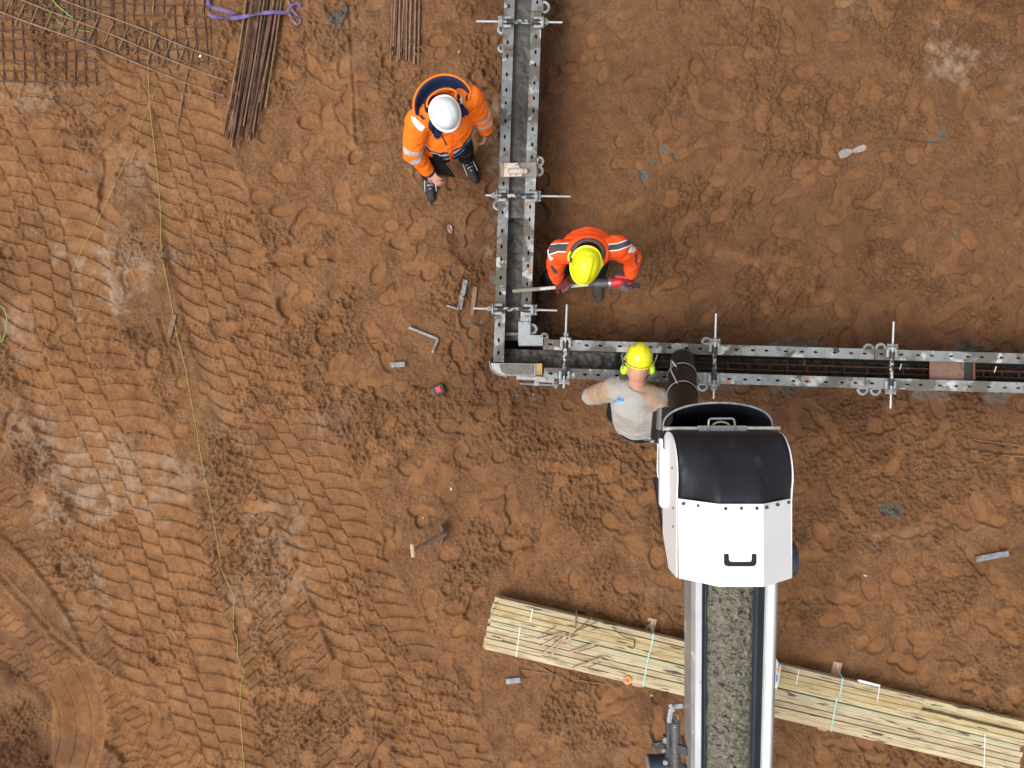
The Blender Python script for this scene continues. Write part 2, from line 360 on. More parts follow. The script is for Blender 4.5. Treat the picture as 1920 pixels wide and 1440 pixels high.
track([(262, 60), (318, 200), (350, 300), (395, 450), (432, 600), (480, 740), (556, 870), (625, 1010), (690, 1170), (765, 1290), (850, 1460)], 172, .150, .026, g_loader, 31, 2.2)
track([(-60, 80), (10, 230), (62, 350), (95, 480), (122, 650), (212, 850), (262, 1000), (303, 1150), (352, 1300), (400, 1480)], 222, .150, .027, g_loader, 35, 2.2)
track([(-40, 1150), (70, 1225), (150, 1290), (235, 1350), (340, 1460)], 110, .088, .030, g_small, 51, 1.4, 1, False)
ang = np.degrees(np.arctan2(PYY - 1365, PXX + 30)); qr = np.hypot(PXX + 30, PYY - 1365); km = sst(-42, -25, ang) * sst(42, 20, ang) * sst(120, 135, qr + wob * .3) * sst(232, 222, qr)
Hh = Hh * (1 - km) + km * (low - .02 - .03 * ((qr / 29) % 1.0 - .5) - .012 * np.exp(-(((qr / 29) % 1.0 - .97) / .05) ** 2)); SM = np.maximum(SM, km * .85); Hh += .016 * np.exp(-((qr - 240) / 9) ** 2) * sst(-42, -25, ang) * sst(42, 20, ang)
# boot prints
def boot(cx, cy, ang, L, Wd, dep, kind=0):
    s_ = win(cx, cy, L * .75)
    if Hh[s_].size == 0: return
    x = XX[s_] - cx; y = YY[s_] - cy; c, s2 = math.cos(ang), math.sin(ang); u = x * c + y * s2; v = -x * s2 + y * c
    v = v + .22 * u * u / L
    def e(u0, a, b): return (np.sqrt(((u - u0) / a) ** 2 + (v / b) ** 2) - 1) * b
    sd = e(.17 * L, .30 * L, .52 * Wd) if kind == 1 else e(-.30 * L, .19 * L, .44 * Wd) if kind == 2 else np.minimum(np.minimum(e(.17 * L, .33 * L, .5 * Wd), e(-.34 * L, .17 * L, .40 * Wd)), e(-.1 * L, .3 * L, .30 * Wd))
    sd = sd + wob[s_] * .00025
    m_ = sst(.004, -.007, sd); rim = np.exp(-((sd - .014) / .011) ** 2)
    base = float(np.mean(Hh[s_])) * .5 + low[s_] * .5
    tl = random.uniform(-1, 1) * (.12 if kind else .05)
    Hh[s_] = Hh[s_] * (1 - m_) + m_ * (base - dep + u * tl) + rim * dep * .40 * (1 - m_); SM[s_] = np.maximum(SM[s_] * (1 - .5 * rim * (1 - m_)), m_ * random.uniform(.55, .92))
random.seed(3)
n_b = 0
while n_b < 760:
    px = random.uniform(-40, 1960); py = random.uniform(-30, 1470)
    # few prints over the tyre tracks, dense elsewhere
    onT = abs(px - np.interp(py, [80, 350, 480, 650, 850, 1000, 1150, 1300, 1480], [-60, 62, 95, 122, 212, 262, 303, 352, 400])) < 118 or (abs(px - np.interp(py, [60, 300, 450, 600, 740, 870, 1010, 1170, 1290, 1460], [262, 350, 395, 432, 480, 556, 625, 690, 765, 850])) < 92 and py > 150)
    if onT and random.random() < .94: continue
    if px < 230 and py > 1150: n_b += .2; continue
    if px < 500 and random.random() < .45: n_b += .3; continue
    a = random.choice([R(100), R(15), R(75), R(190), R(280)]) + random.gauss(0, .45); n_b += 1
    p = P(px, py); boot(p.x, p.y, a, random.uniform(.25, .32), random.uniform(.10, .125), abs(random.gauss(.007, .006)) + .004, random.choice([0, 0, 0, 1, 1, 2, 2]))
    if random.random() < .12:
        q = Vector((math.cos(a), math.sin(a))) * random.uniform(.1, .3); boot(p.x + q.x, p.y + q.y, a + random.gauss(0, .3), .28, .1, .01)
# long narrow marks left by boards and bars that lay in the mud
for (a, b, c_, d_, w) in [(1418, 0, 1412, 62, 3), (1562, 150, 1552, 235, 4), (1545, 235, 1540, 290, 5), (1320, 78, 1480, 84, 4), (1800, 835, 1930, 855, 5), (655, 0, 668, 240, 3), (668, 240, 672, 264, 4),
                          (672, 262, 745, 256, 4), (1640, 258, 1760, 262, 3), (1400, 275, 1560, 292, 4), (1256, 205, 1262, 235, 3), (300, 600, 330, 700, 3), (1490, 160, 1515, 150, 3), (0, 1080, 90, 1180, 4), (95, 1190, 155, 1235, 4)]:
    q = seg_d(a, b, c_, d_) + wob * .05; k = np.exp(-(q / w) ** 2); Hh -= .016 * k; Hh += .006 * np.exp(-((q - w * 2.2) / 3) ** 2)
# crumbs and clods where nothing has pressed the surface smooth
pm = sst(.0, .95, ns(.30, 61) + ns(.12, 62) * .5 + .22 * sst(900, 1100, PXX))
crumb = .55 * np.maximum(np.maximum(ns(.021, 63), ns(.027, 64) * 1.1) - .3, 0) + .85 * np.maximum(np.maximum(ns(.0135, 65), ns(.016, 69)), 0) + ns(.045, 70) * .18
rough_k = (1 - .90 * SM) * (.26 + .95 * pm)
Hh += crumb * .0155 * rough_k - .006 * rough_k
clod = np.maximum(ns(.034, 66) - 1.05, 0) * rough_k; Hh += np.minimum(clod, .8) * .018
Hh += ns(.02, 67) * .0006 + ns(.011, 68) * .0005
far = np.maximum(np.maximum(np.abs(GX)[:, None] - 4.7, 0), np.maximum(np.abs(GY)[None, :] - 3.6, 0)); fade = np.exp(-far * 2.5); Hh = Hh * fade
# attributes: soil tones; the dark one mixes moist soil with painted shade
pal = np.zeros_like(Hh)
for (x, y, rx, ry, k) in [(215, 500, 70, 95, 1.0), (120, 900, 110, 75, .95), (50, 800, 60, 70, .8), (290, 900, 75, 70, .75), (20, 640, 60, 70, .7), (180, 1100, 60, 70, .65), (250, 330, 90, 60, .55), (500, 1030, 60, 110, .6), (600, 800, 60, 60, .5), (60, 180, 90, 30, .6),
                          (1790, 120, 45, 60, .9), (1900, 150, 60, 120, .4), (1680, 1010, 90, 40, .5), (1010, 250, 12, 300, 0), (935, 220, 22, 260, .55), (1100, 30, 60, 80, .35), (1600, 20, 60, 40, .4), (540, 1110, 60, 50, .6), (160, 30, 160, 60, .35), (640, 60, 60, 90, .25),
                          (1220, 1100, 90, 50, .25), (1400, 1400, 0.1, 1, 0), (420, 780, 70, 60, .35), (1290, 1380, 130, 60, .25), (1100, 1400, 60, 40, .3)]:
    q = np.hypot((PXX - x) / rx, (PYY - y) / ry) + .35 * (1 - k); pal = np.maximum(pal, k * sst(1.30, .45, q + (ns(.22, 81) * .30 + ns(.07, 82) * .30 + ns(.025, 84) * .12)))
pal = np.clip(pal, 0, 1)
moi_shade = np.clip(np.exp(-(np.maximum(dform + wob * 1.2, 0) / 55) ** 2) * .9 * 1.0 + sst(1000, 1500, PXX) * .33 * sst(1200, 500, PYY) + .25 * sst(.3, 1.2, ns(.5, 83)) + sst(560, 820, PXX) * .12, 0, 1)  # moist soil and painted shade beside the formwork; darker to the upper right
for (x, y, rx, ry, k) in [(35, 1250, 50, 60, .9), (50, 1425, 90, 40, .9), (90, 1190, 60, 40, .5), (60, 205, 60, 20, .3), (110, 190, 25, 30, .8), (15, 540, 20, 50, .6), (60, 870, 45, 35, .4), (215, 1240, 50, 30, .5), (860, 470, 40, 40, .5), (1290, 1240, 60, 20, .3), (1560, 730, 400, 40, .3), (1230, 1320, 50, 25, .9), (1580, 800, 350, 30, .35), (420, 290, 50, 30, .5), (620, 790, 40, 30, .3), (1480, 640, 500, 60, .35)]:  # dark blobs: moist soil, plus painted shade along formwork and timber
    q = np.hypot((PXX - x) / rx, (PYY - y) / ry); moi_shade = np.maximum(moi_shade, k * sst(1.5, .4, q + (ns(.22, 87) * .25 + ns(.06, 88) * .25)))
gry = np.zeros_like(Hh)
for (x, y, r_) in [(1208, 330, 11), (1199, 322, 7), (1245, 278, 7), (1229, 303, 6), (1267, 288, 5), (1770, 250, 8), (1748, 265, 6), (968, 740, 9), (1000, 748, 6), (902, 604, 5), (890, 612, 4), (877, 600, 4), (862, 603, 4), (846, 612, 4), (905, 630, 5), (883, 640, 4), (925, 528, 9), (860, 633, 4),
                   (1672, 958, 15), (1655, 955, 9), (1795, 437, 5), (640, 30, 14), (948, 600, 5), (1650, 355, 5), (1120, 680, 5)]:
    s_ = win((x - 960) * K0, (720 - y) * K0, r_ * K0 * 2.2); q = np.hypot(PXX[s_] - x, PYY[s_] - y) / r_
    gry[s_] = np.maximum(gry[s_], sst(1.15, .75, q + ns(.06, 85)[s_] * .30 + ns(.025, 86)[s_] * .15))
for (x0, x1, yy) in [(1450, 1530, 728), (1445, 1520, 645), (1715, 1760, 742), (1800, 1840, 655), (1840, 1880, 745), (1325, 1375, 722)]:
    q = np.hypot(np.maximum(np.abs(PXX - (x0 + x1) / 2) - (x1 - x0) / 2, 0), (PYY - yy) * .8) / 12; gry = np.maximum(gry, .8 * sst(1.1, .3, q + ns(.06, 85) * .4))
me = bpy.data.meshes.new('ground'); nv_ = NX * NY
co_ = np.empty((NX, NY, 3), np.float32); co_[..., 0] = GX[:, None]; co_[..., 1] = GY[None, :]; co_[..., 2] = Hh
idx = np.arange(nv_, dtype=np.int32).reshape(NX, NY); q = np.stack([idx[:-1, :-1], idx[1:, :-1], idx[1:, 1:], idx[:-1, 1:]], -1).reshape(-1, 4)
me.vertices.add(nv_); me.vertices.foreach_set('co', co_.ravel()); me.loops.add(q.size); me.loops.foreach_set('vertex_index', q.ravel())
me.polygons.add(len(q)); me.polygons.foreach_set('loop_start', np.arange(0, q.size, 4, dtype=np.int32)); me.polygons.foreach_set('use_smooth', np.ones(len(q), bool))
me.update(); me.validate()
for nm, a in (('pale', pal * fade), ('moist_shade', moi_shade * (.3 + .7 * fade)), ('grey', gry * fade), ('smooth', SM * fade)):
    at = me.attributes.new(nm, 'FLOAT', 'POINT'); at.data.foreach_set('value', a.astype(np.float32).ravel())
gnd = bpy.data.objects.new('ground', me); C.objects.link(gnd); gnd['kind'] = 'structure'
def gz(x, y):
    i = min(max(int(np.searchsorted(GX, x)), 0), NX - 1); j = min(max(int(np.searchsorted(GY, y)), 0), NY - 1); return float(Hh[i, j])
def soil():
    m = bpy.data.materials.new('brown_soil'); m.use_nodes = True; t = m.node_tree; n = t.nodes; l = t.links; b = n['Principled BSDF']
    g = n.new('ShaderNodeNewGeometry')
    def nz(s_, dt=8, rr=.6):
        x = n.new('ShaderNodeTexNoise'); x.inputs['Scale'].default_value = s_; x.inputs['Detail'].default_value = dt; x.inputs['Roughness'].default_value = rr; l.new(g.outputs['Position'], x.inputs[0]); return x.outputs[0]
    def rg(x, a, b_, lo=0., hi=1.):
        r = n.new('ShaderNodeMapRange'); r.inputs[1].default_value = a; r.inputs[2].default_value = b_; r.inputs[3].default_value = lo; r.inputs[4].default_value = hi; l.new(x, r.inputs[0]); return r.outputs[0]
    def mul(a, b_):
        x = n.new('ShaderNodeMath'); x.operation = 'MULTIPLY'; l.new(a, x.inputs[0])
        if isinstance(b_, float): x.inputs[1].default_value = b_
        else: l.new(b_, x.inputs[1])
        return x.outputs[0]
    def mix(fac, a, c):
        x = n.new('ShaderNodeMix'); x.data_type = 'RGBA'
        if fac is not None: l.new(fac, x.inputs[0])
        for s_, v in ((6, a), (7, c)):
            if isinstance(v, tuple): x.inputs[s_].default_value = (*v, 1)
            else: l.new(v, x.inputs[s_])
        return x.outputs[2]
    def at(nm):
        x = n.new('ShaderNodeAttribute'); x.attribute_name = nm; return x.outputs['Fac']
    c = mix(rg(nz(2.2), .35, .65), (.290, .137, .054), (.226, .101, .038))
    c = mix(rg(nz(5.5), .45, .70, 0, .75), c, (.098, .041, .016))
    c = mix(rg(nz(16), .42, .70, 0, .5), c, (.122, .053, .021))
    un = n.new('ShaderNodeMath'); un.operation = 'SUBTRACT'; un.inputs[0].default_value = 1; l.new(at('smooth'), un.inputs[1])
    c = mix(mul(un.outputs[0], rg(nz(9), .40, .62, 0, .45)), c, (.290, .155, .078))
    c = mix(mul(un.outputs[0], rg(nz(80, 4, .75), .53, .62, 0, .90)), c, (.060, .028, .014))
    c = mix(mul(un.outputs[0], rg(nz(100, 3, .7), .60, .67, 0, .75)), c, (.37, .24, .15))
    c = mix(mul(at('moist_shade'), .72), c, (.095, .040, .017))
    c = mix(mul(at('pale'), rg(nz(7, 8, .72), .44, .58, .0, .9)), c, (.30, .205, .140))
    c = mix(at('grey'), c, mix(rg(nz(60), .4, .6), (.095, .082, .066), (.145, .125, .10)))
    vo = n.new('ShaderNodeTexVoronoi'); vo.inputs['Scale'].default_value = 75; l.new(g.outputs['Position'], vo.inputs[0])
    sp = n.new('ShaderNodeMath'); sp.operation = 'MULTIPLY'; l.new(rg(vo.outputs['Distance'], .16, .10), sp.inputs[0])
    hs = n.new('ShaderNodeSeparateColor'); l.new(vo.outputs['Color'], hs.inputs[0]); l.new(rg(hs.outputs[0], .90, .92), sp.inputs[1])
    c = mix(mul(sp.outputs[0], .7), c, (.42, .30, .20))
    l.new(c, b.inputs['Base Color']); l.new(rg(at('moist_shade'), 0, 1, .88, .68), b.inputs['Roughness']); b.inputs['Specular IOR Level'].default_value = .25
    bp = n.new('ShaderNodeBump'); bp.inputs['Distance'].default_value = .017; l.new(nz(85, 5, .75), bp.inputs['Height'])
    l.new(rg(at('smooth'), 0, 1, .9, .25), bp.inputs['Strength']); l.new(bp.outputs[0], b.inputs['Normal']); return m
me.materials.append(soil())

# loose crumbs of soil lying on the churned places
rc = np.random.default_rng(77); NCR = 26000; X_ = rc.uniform(-4.4, 4.4, NCR * 5); Y_ = rc.uniform(-3.35, 3.35, NCR * 5)
ii = np.clip(np.searchsorted(GX, X_), 0, NX - 1); jj = np.clip(np.searchsorted(GY, Y_), 0, NY - 1); pk = rough_k[ii, jj] ** 1.4; sel = rc.uniform(0, .85, len(X_)) < pk; X_, Y_, ii, jj = X_[sel][:NCR], Y_[sel][:NCR], ii[sel][:NCR], jj[sel][:NCR]
rad = .0024 + .0042 * rc.random(len(X_)) ** 3 + (rc.random(len(X_)) < .012) * .007; Z_ = Hh[ii, jj] + rad * .35
ov = np.array([(1, 0, 0), (0, 1, 0), (-1, 0, 0), (0, -1, 0), (0, 0, 1), (0, 0, -1)], float); of = [(0, 1, 4), (1, 2, 4), (2, 3, 4), (3, 0, 4), (1, 0, 5), (2, 1, 5), (3, 2, 5), (0, 3, 5)]
an_ = rc.uniform(0, 6.28, len(X_)); c_, s_ = np.cos(an_), np.sin(an_); jit = ov[None] * rc.uniform(.65, 1.35, (len(X_), 6, 1)); px_ = jit[..., 0] * c_[:, None] - jit[..., 1] * s_[:, None]; py_ = jit[..., 0] * s_[:, None] + jit[..., 1] * c_[:, None]
vv = np.stack([X_[:, None] + px_ * rad[:, None], Y_[:, None] + py_ * rad[:, None], Z_[:, None] + jit[..., 2] * rad[:, None] * .8], -1).reshape(-1, 3).astype(np.float32)
ff = (np.array(of)[None] + (np.arange(len(X_)) * 6)[:, None, None]).reshape(-1).astype(np.int32); me2 = bpy.data.meshes.new('soil_crumbs'); me2.vertices.add(len(vv)); me2.vertices.foreach_set('co', vv.ravel()); me2.loops.add(len(ff)); me2.loops.foreach_set('vertex_index', ff); me2.polygons.add(len(ff) // 3); me2.polygons.foreach_set('loop_start', np.arange(0, len(ff), 3, dtype=np.int32)); me2.update(); me2.validate()
crm = bpy.data.objects.new('soil_crumbs', me2); C.objects.link(crm); tag(crm, 'loose brown crumbs of soil scattered over the churned mud', 'soil', kind='stuff'); me2.materials.append(mat('soil_crumb', (.26, .145, .070), (.14, .068, .032), 30, .95, wpos=True, spots=[((.38, .26, .17), .60, 60, .05, .9)]))
# ------------------------------------------------------------------ formwork: steel panels, ties, clamps, concrete, reinforcement
ZT = .60; RW = .080
M['galvc'] = mat('galvanised_cement_smeared', (.30, .28, .25), (.20, .18, .16), 20, .7, .1, .001, 90, spots=[((.5, .5, .48), .6, 26, .05, .7)])
def panel(label, a, b, side, ma, skin_z0=0.02, holes=True, tilt=0):
    """a, b: ends of the outer edge line of the top rail (metres, at ZT); side=+1 the channel lies to the left of a->b"""
    a = Vector((a.x, a.y, 0)); b = Vector((b.x, b.y, 0)); d_ = (b - a); L = d_.length; x = d_.normalized(); y = Vector((-x.y, x.x, 0)) * side
    mid = (a + b) / 2; t = thing('steel_shutter', label, 'formwork', (mid.x, mid.y, gz(mid.x, mid.y)), 'steel formwork panels')
    F = Matrix((x, y, Vector((0, 0, 1)))).transposed().to_4x4(); F.translation = a
    if side < 0: pass
    g = .002
    # top rail with pierced elongated holes, hollow underneath
    mb = MB(); n = max(1, int(round(L / .125))); cw = (L - 2 * g) / n
    for i in range(n):
        x0 = g + i * cw; x1 = x0 + cw; xm = (x0 + x1) / 2 + (.012 if i % 3 else -.01); hl, hw = .019, .0085; ym = RW * .46
        o = [(x0, 0), (x1, 0), (x1, ym), (xm + hl, ym), (xm + hl * .45, ym - hw), (xm - hl * .45, ym - hw), (xm - hl, ym), (x0, ym)]
        p = [(x0, ym), (xm - hl, ym), (xm - hl * .45, ym + hw), (xm + hl * .45, ym + hw), (xm + hl, ym), (x1, ym), (x1, RW), (x0, RW)]
        mb.add([(u, v, ZT) for u, v in o], [tuple(range(8))]); mb.add([(u, v, ZT) for u, v in p], [tuple(range(8))])
        hx = [(xm + hl, ym), (xm + hl * .45, ym + hw), (xm - hl * .45, ym + hw), (xm - hl, ym), (xm - hl * .45, ym - hw), (xm + hl * .45, ym - hw)]
        mb.add([(u, v, ZT) for u, v in hx] + [(u, v, ZT - .03) for u, v in hx], [(k, (k + 1) % 6, 6 + (k + 1) % 6, 6 + k) for k in range(6)])
    mb.box((L / 2, .002, ZT - .033), (L - 2 * g, .004, .060)); mb.box((L / 2, RW - .004, ZT - .020), (L - 2 * g, .007, .034))
    mb.xf(F); obj('top_rail', mb, ma, t)
    mb = MB(); mb.box((L / 2, RW / 2, ZT - .045), (L - .02, RW - .016, .004)); mb.xf(F); obj('slot_shade_sheet', mb, M['hole'], t)  # black sheet below the slots, painted as the shade inside the rail
    mb = MB(); mb.box((L / 2, RW - .006, (ZT - .04) / 2 + .01), (L - 2 * g, .010, ZT - .04)); mb.xf(F); obj('face_sheet', mb, M['skinsheet'], t)
    mb = MB(); mb.box((L / 2, RW / 2 - .006, .035), (L - 2 * g, RW - .014, .05)); mb.xf(F); obj('bottom_rail', mb, ma, t)
    mb = MB(); mb.box((L / 2, RW / 2 - .008, .29), (L - .03, RW - .022, .04)); mb.xf(F); obj('middle_rail', mb, ma, t)
    for k in range(5):
        xx = .006 + (L - .012) * k / 4; mb = MB(); mb.box((xx, RW / 2 - .007, .30), (.008, RW - .018, .50)); mb.xf(F); obj('rib', mb, ma, t)
    return t
M['skinsheet'] = mat('form_face_sheet', (.075, .07, .062), (.05, .046, .042), 6, .6, .1, .001, 60, spots=[((.14, .13, .12), .6, 9, .08, .8)])
def OL(y): return P(945.5 - 20.5 * y / 680, y, ZT)          # outer edge of the left run
def IR(y): return P(1016.5 - 35.5 * (y / 1010 if y > 0 else y / 1010) - .0 * y, y, ZT)
def HT(x): return P(x, 637.3 + (x - 1060) * .0297, ZT)
def HB(x): return P(x, 710 + (x - 1060) * .0310, ZT)
panel('cement splashed panel rail left of the vertical channel, running off the top of the photo', OL(-190), OL(92), 1, M['galv'])
panel('cement splashed panel rail beside the man in the white helmet', OL(92), OL(385), 1, M['galv'])
panel('pale grey panel rail left of the channel, ending at the rounded outer corner', OL(385), OL(679), 1, M['galv'])
panel('panel rail right of the vertical channel, running off the top of the photo', IR(-190), IR(22), -1, M['galv'])
panel('longest bluish panel rail right of the vertical channel with a row of slots', IR(22), IR(312), -1, M['galv'])
panel('worn grey panel rail the vibrating pole lies across', IR(312), IR(603), -1, M['rail2'])
panel('panel rail right of the inner corner, half crusted with cement', HT(1019), HT(1332), -1, M['galv'])
panel('upper rail between the two tie rods right of the black pipe', HT(1332), HT(1640), -1, M['rail2'])
panel('upper rail running off the right edge of the photo', HT(1640), HT(2080), -1, M['galv'])
panel('lower rail behind the worker in the grey sweater, coated with cement', HB(1019), HB(1318), 1, M['galv'])
panel('lower rail with orange rust marks, right of the black pipe', HB(1318), HB(1622), 1, M['rail2'])
panel('lower rail with the most rust blotches, at the right edge', HB(1622), HB(2080), 1, M['rail2'])

# corner pieces
def corner_inner():
    a = P(983, 626, ZT); t = thing('inner_corner_form', 'clean grey L shaped corner plate with screw holes at the inside of the corner', 'formwork', (a.x, a.y, 0))
    L_ = [(972, 603), (994.5, 603), (994.5, 628), (1018, 628.5), (1018, 648), (972, 648)]
    pl = [P(x, y, ZT + .012) for x, y in L_]
    mb = MB(); mb.prism([(p.x, p.y) for p in pl], ZT + .004, ZT + .014); obj('corner_plate', mb, M['galvp'], t, bevel=.002)
    pl = [P(x, y, ZT) for x, y in [(973.5, 604), (992, 604), (992, 630), (1017, 630), (1017, 647), (973.5, 647)]]
    mb = MB(); mb.prism([(p.x, p.y) for p in pl], .02, ZT + .003); obj('corner_body', mb, M['galv'], t)
    for x, y in [(979, 605.5), (991, 605.5), (975, 644.5), (1014.5, 631.5), (1014, 643.5)]:
        p = P(x, y, ZT + .014); mb = MB(); mb.rod(p + Vector((0, 0, -.001)), p + Vector((0, 0, .0008)), .0048, n=12); obj('screw_hole', mb, M['hole'], t)
M['galvp'] = mat('clean_galvanised_plate', (.36, .385, .39), (.25, .27, .27), 6, .4, .35, .0003, 150, spots=[((.3, .2, .14), .7, 25, .05, .8)])
corner_inner()
def corner_outer():
    a = P(962, 692, ZT); t = thing('outer_corner_form', 'cement covered corner block with a rounded left end below the vertical channel', 'formwork', (a.x, a.y, 0))
    q = [(920, 680.5), (1004.5, 682), (1004.5, 704.5), (945, 704), (933, 700), (923, 691)]
    pl = [P(x, y, ZT) for x, y in q]
    mb = MB(); mb.prism([(p.x, p.y) for p in pl], .02, ZT + .004); obj('corner_body', mb, M['galvw'], t, bevel=.003)
    q = [(936, 683), (1001, 684), (1000, 703), (948, 702.5), (940, 697)]; pl = [P(x, y, ZT + .01) for x, y in q]
    mb = MB(); mb.prism([(p.x, p.y) for p in pl], ZT + .005, ZT + .016); obj('cement_crust', mb, M['cemcrust'], t, bevel=.006)
    p = P(932, 692, ZT); mb = MB(); mb.tube([P(x, y, ZT + .008) for x, y in [(918, 677), (918.5, 686), (924, 695), (934, 703), (950, 706)]], .003, 6); obj('edge_flange', mb, M['galvw'], t)
corner_outer()
a = P(1011, 692, ZT); mb = MB(); mb.box((a.x, a.y, .33), (.047, .088, .56)); tag(obj('filler_block', mb, M['yblock'], bevel=.004), 'yellow brown wooden filler block wedged beside the outer corner block', 'wood block')
# turnbuckle clamp outside the corner
a = P(1003, 712, .55); t = thing('alignment_clamp', 'long white galvanised clamp with a threaded spindle below the outer corner', 'clamp', (a.x, a.y, .45), None)
mb = MB(); mb.bar(P(968, 707.5, .56), P(1008, 710, .56), .030, .03); mb.bar(P(1005, 710.5, .57), P(1037, 713, .57), .042, .012); obj('clamp_body', mb, M['galvw'], t, bevel=.003)
mb = MB(); mb.bar(P(1037, 706, .57), P(1037.5, 722, .57), .014, .05); obj('end_lug', mb, M['galvw'], t, bevel=.003)
mb = MB(); mb.bar(P(1020, 706, .58), P(1024, 714, .58), .02, .04); obj('wedge', mb, M['galvw'], t, bevel=.003)
mb = MB(); mb.rod(P(974.5, 719, .56), P(1040, 722, .56), .0075, n=8); obj('spindle', mb, M['steel'], t, True)
mb = MB(); mb.bar(P(1001, 719.5, .57), P(1011, 720, .57), .032, .03); mb.bar(P(1008, 712, .57), P(1003, 716, .57), .022, .02); obj('slide_block', mb, M['galvw'], t, bevel=.004)
mb = MB(); mb.rod(P(1038, 721.5, .56), P(1046, 722.5, .56), .018, n=6)
for s_ in (-1, 1): mb.bar(P(1040, 722, .56), P(1043, 722 + s_ * 7, .56), .012, .012)
obj('wing_nut', mb, M['steel'], t, bevel=.002)

# tie rods with spreader tubes
def tie(label, ends, axis_px, rails, z=.635, wing=(True, True), bowl=(True, True)):
    """ends: two rod tips in px; rails: outer-edge pixel of each rail along the tie"""
    p0, p1 = P(*ends[0], z), P(*ends[1], z); ax = (p1 - p0).normalized(); sd = Vector((-ax.y, ax.x, 0))
    r0, r1 = P(*rails[0], z), P(*rails[1], z); mid = (r0 + r1) / 2
    t = thing('formwork_tie', label, 'tie rod', (mid.x, mid.y, ZT), 'tie rods across the formwork')
    mb = MB(); mb.rod(p0, p1, .0078, n=8); nn = int((p1 - p0).length / .012)
    for i in range(nn): c = p0 + ax * (.012 * i + .006); mb.rod(c - ax * .002, c + ax * .002, .0092, n=8)
    obj('threaded_rod', mb, M['steel2'], t, True)
    a = r0 + ax * .028; b = r1 - ax * .028; mb = MB(); mb.rod(a, b, .0155, n=12); obj('spreader_tube', mb, M['sleeve'], t, True)
    for q_, s_ in ((a, 1), (b, -1)): mb = MB(); mb.rod(q_ - ax * .002 * s_, q_ + ax * .045 * s_, .024, .019, n=12); obj('end_cone', mb, M['blackp'], t, True)
    for i, (r, s_) in enumerate(((r0, 1), (r1, -1))):
        e = ax * s_
        mb = MB(); mb.tube([r + e * .062 + sd * .031, r + e * .004 + sd * .031, r - e * .004 + sd * .026, r - e * .004 - sd * .026, r + e * .004 - sd * .031, r + e * .062 - sd * .031], (.012, .0042), 8, flat=(0, 0, 1)); obj('fork_bracket', mb, M['galvw'], t, True)
        n_ = 20; mb = MB()
        pr = [(-.010, .018), (-.012, .040), (-.006, .047), (-.003, .047), (-.007, .036), (-.006, .010)]
        up = Vector((0, 0, 1)); vs = []; fs = []
        for (u, rr) in pr:
            for k in range(n_): an = 2 * math.pi * k / n_; vs.append(r + e * (u - .004) + (sd * math.cos(an) + up * math.sin(an)) * rr)
        for j in range(len(pr) - 1):
            for k in range(n_): fs.append((j * n_ + k, j * n_ + (k + 1) % n_, (j + 1) * n_ + (k + 1) % n_, (j + 1) * n_ + k))
        mb.add(vs, fs)
        if not bowl[i]: mb = MB(); mb.bar(r - e * .018, r - e * .009, .085, .085)
        obj('bearing_plate', mb, M['galvw'], t, True)
        mb = MB(); c = r - e * .014; mb.rod(c, c - e * .030, .017, .012, n=6); w_ = c - e * .014
        if wing[i]:
            for k in (-1, 1):
                mb.bar(w_, w_ + sd * k * .034, .013, .012); mb.bar(w_ + sd * k * .034 - e * .012, w_ + sd * k * .034 + e * .012, .009, .014)
        else:
            mb.rod(c - e * .020, c - e * .034, .021, n=6)
            for k in (-1, 1): mb.bar(w_ + Vector((0, 0, .0)), w_ + Vector((0, 0, k * .036)) + sd * k * .012, .012, .012)
        obj('wing_nut', mb, M['galvw'], t, bevel=.0015)
    return t
M['steel2'] = mat('bright_rod', (.52, .53, .53), (.40, .41, .42), 30, .35, .4, 0)
M['sleeve'] = mat('splashed_sleeve', (.02, .02, .022), (.04, .04, .042), 30, .6, spots=[((.42, .41, .39), .52, 38, .03, .9)])
def lx(y): return 945.5 - 20.5 * y / 680
def rx(y): return 1016.5 - 35.5 * y / 1010
tie('tie rod nearest the top edge of the photo, across the channel', [(893, 40), (1054.5, 42)], 0, [(lx(41) - 1, 40.5), (rx(41) + 1, 41.5)], wing=(True, False))
tie('tie rod just below the plate that bridges the channel', [(910.5, 366), (1069.5, 368.5)], 0, [(lx(367) - 1, 366.5), (rx(367) + 1, 368)], wing=(False, True))
tie('tie rod just above the L shaped corner plate', [(887, 578), (1044.5, 582)], 0, [(lx(580) - 2, 579), (rx(580) + 1, 581)], wing=(False, True))
tie('upright tie rod closest to the corner, left of the grey sweater', [(1063, 571), (1057, 728)], 0, [(1061, 636), (1058, 711.5)], wing=(False, True))
tie('upright tie rod next to the black drop pipe', [(1342.5, 588), (1338, 748)], 0, [(1340.5, 644.5), (1338.5, 719.5)], wing=(True, False))
tie('upright tie rod farthest right in the photo', [(1675.5, 603), (1669.5, 766)], 0, [(1673, 654.5), (1670, 730)], wing=(True, True))

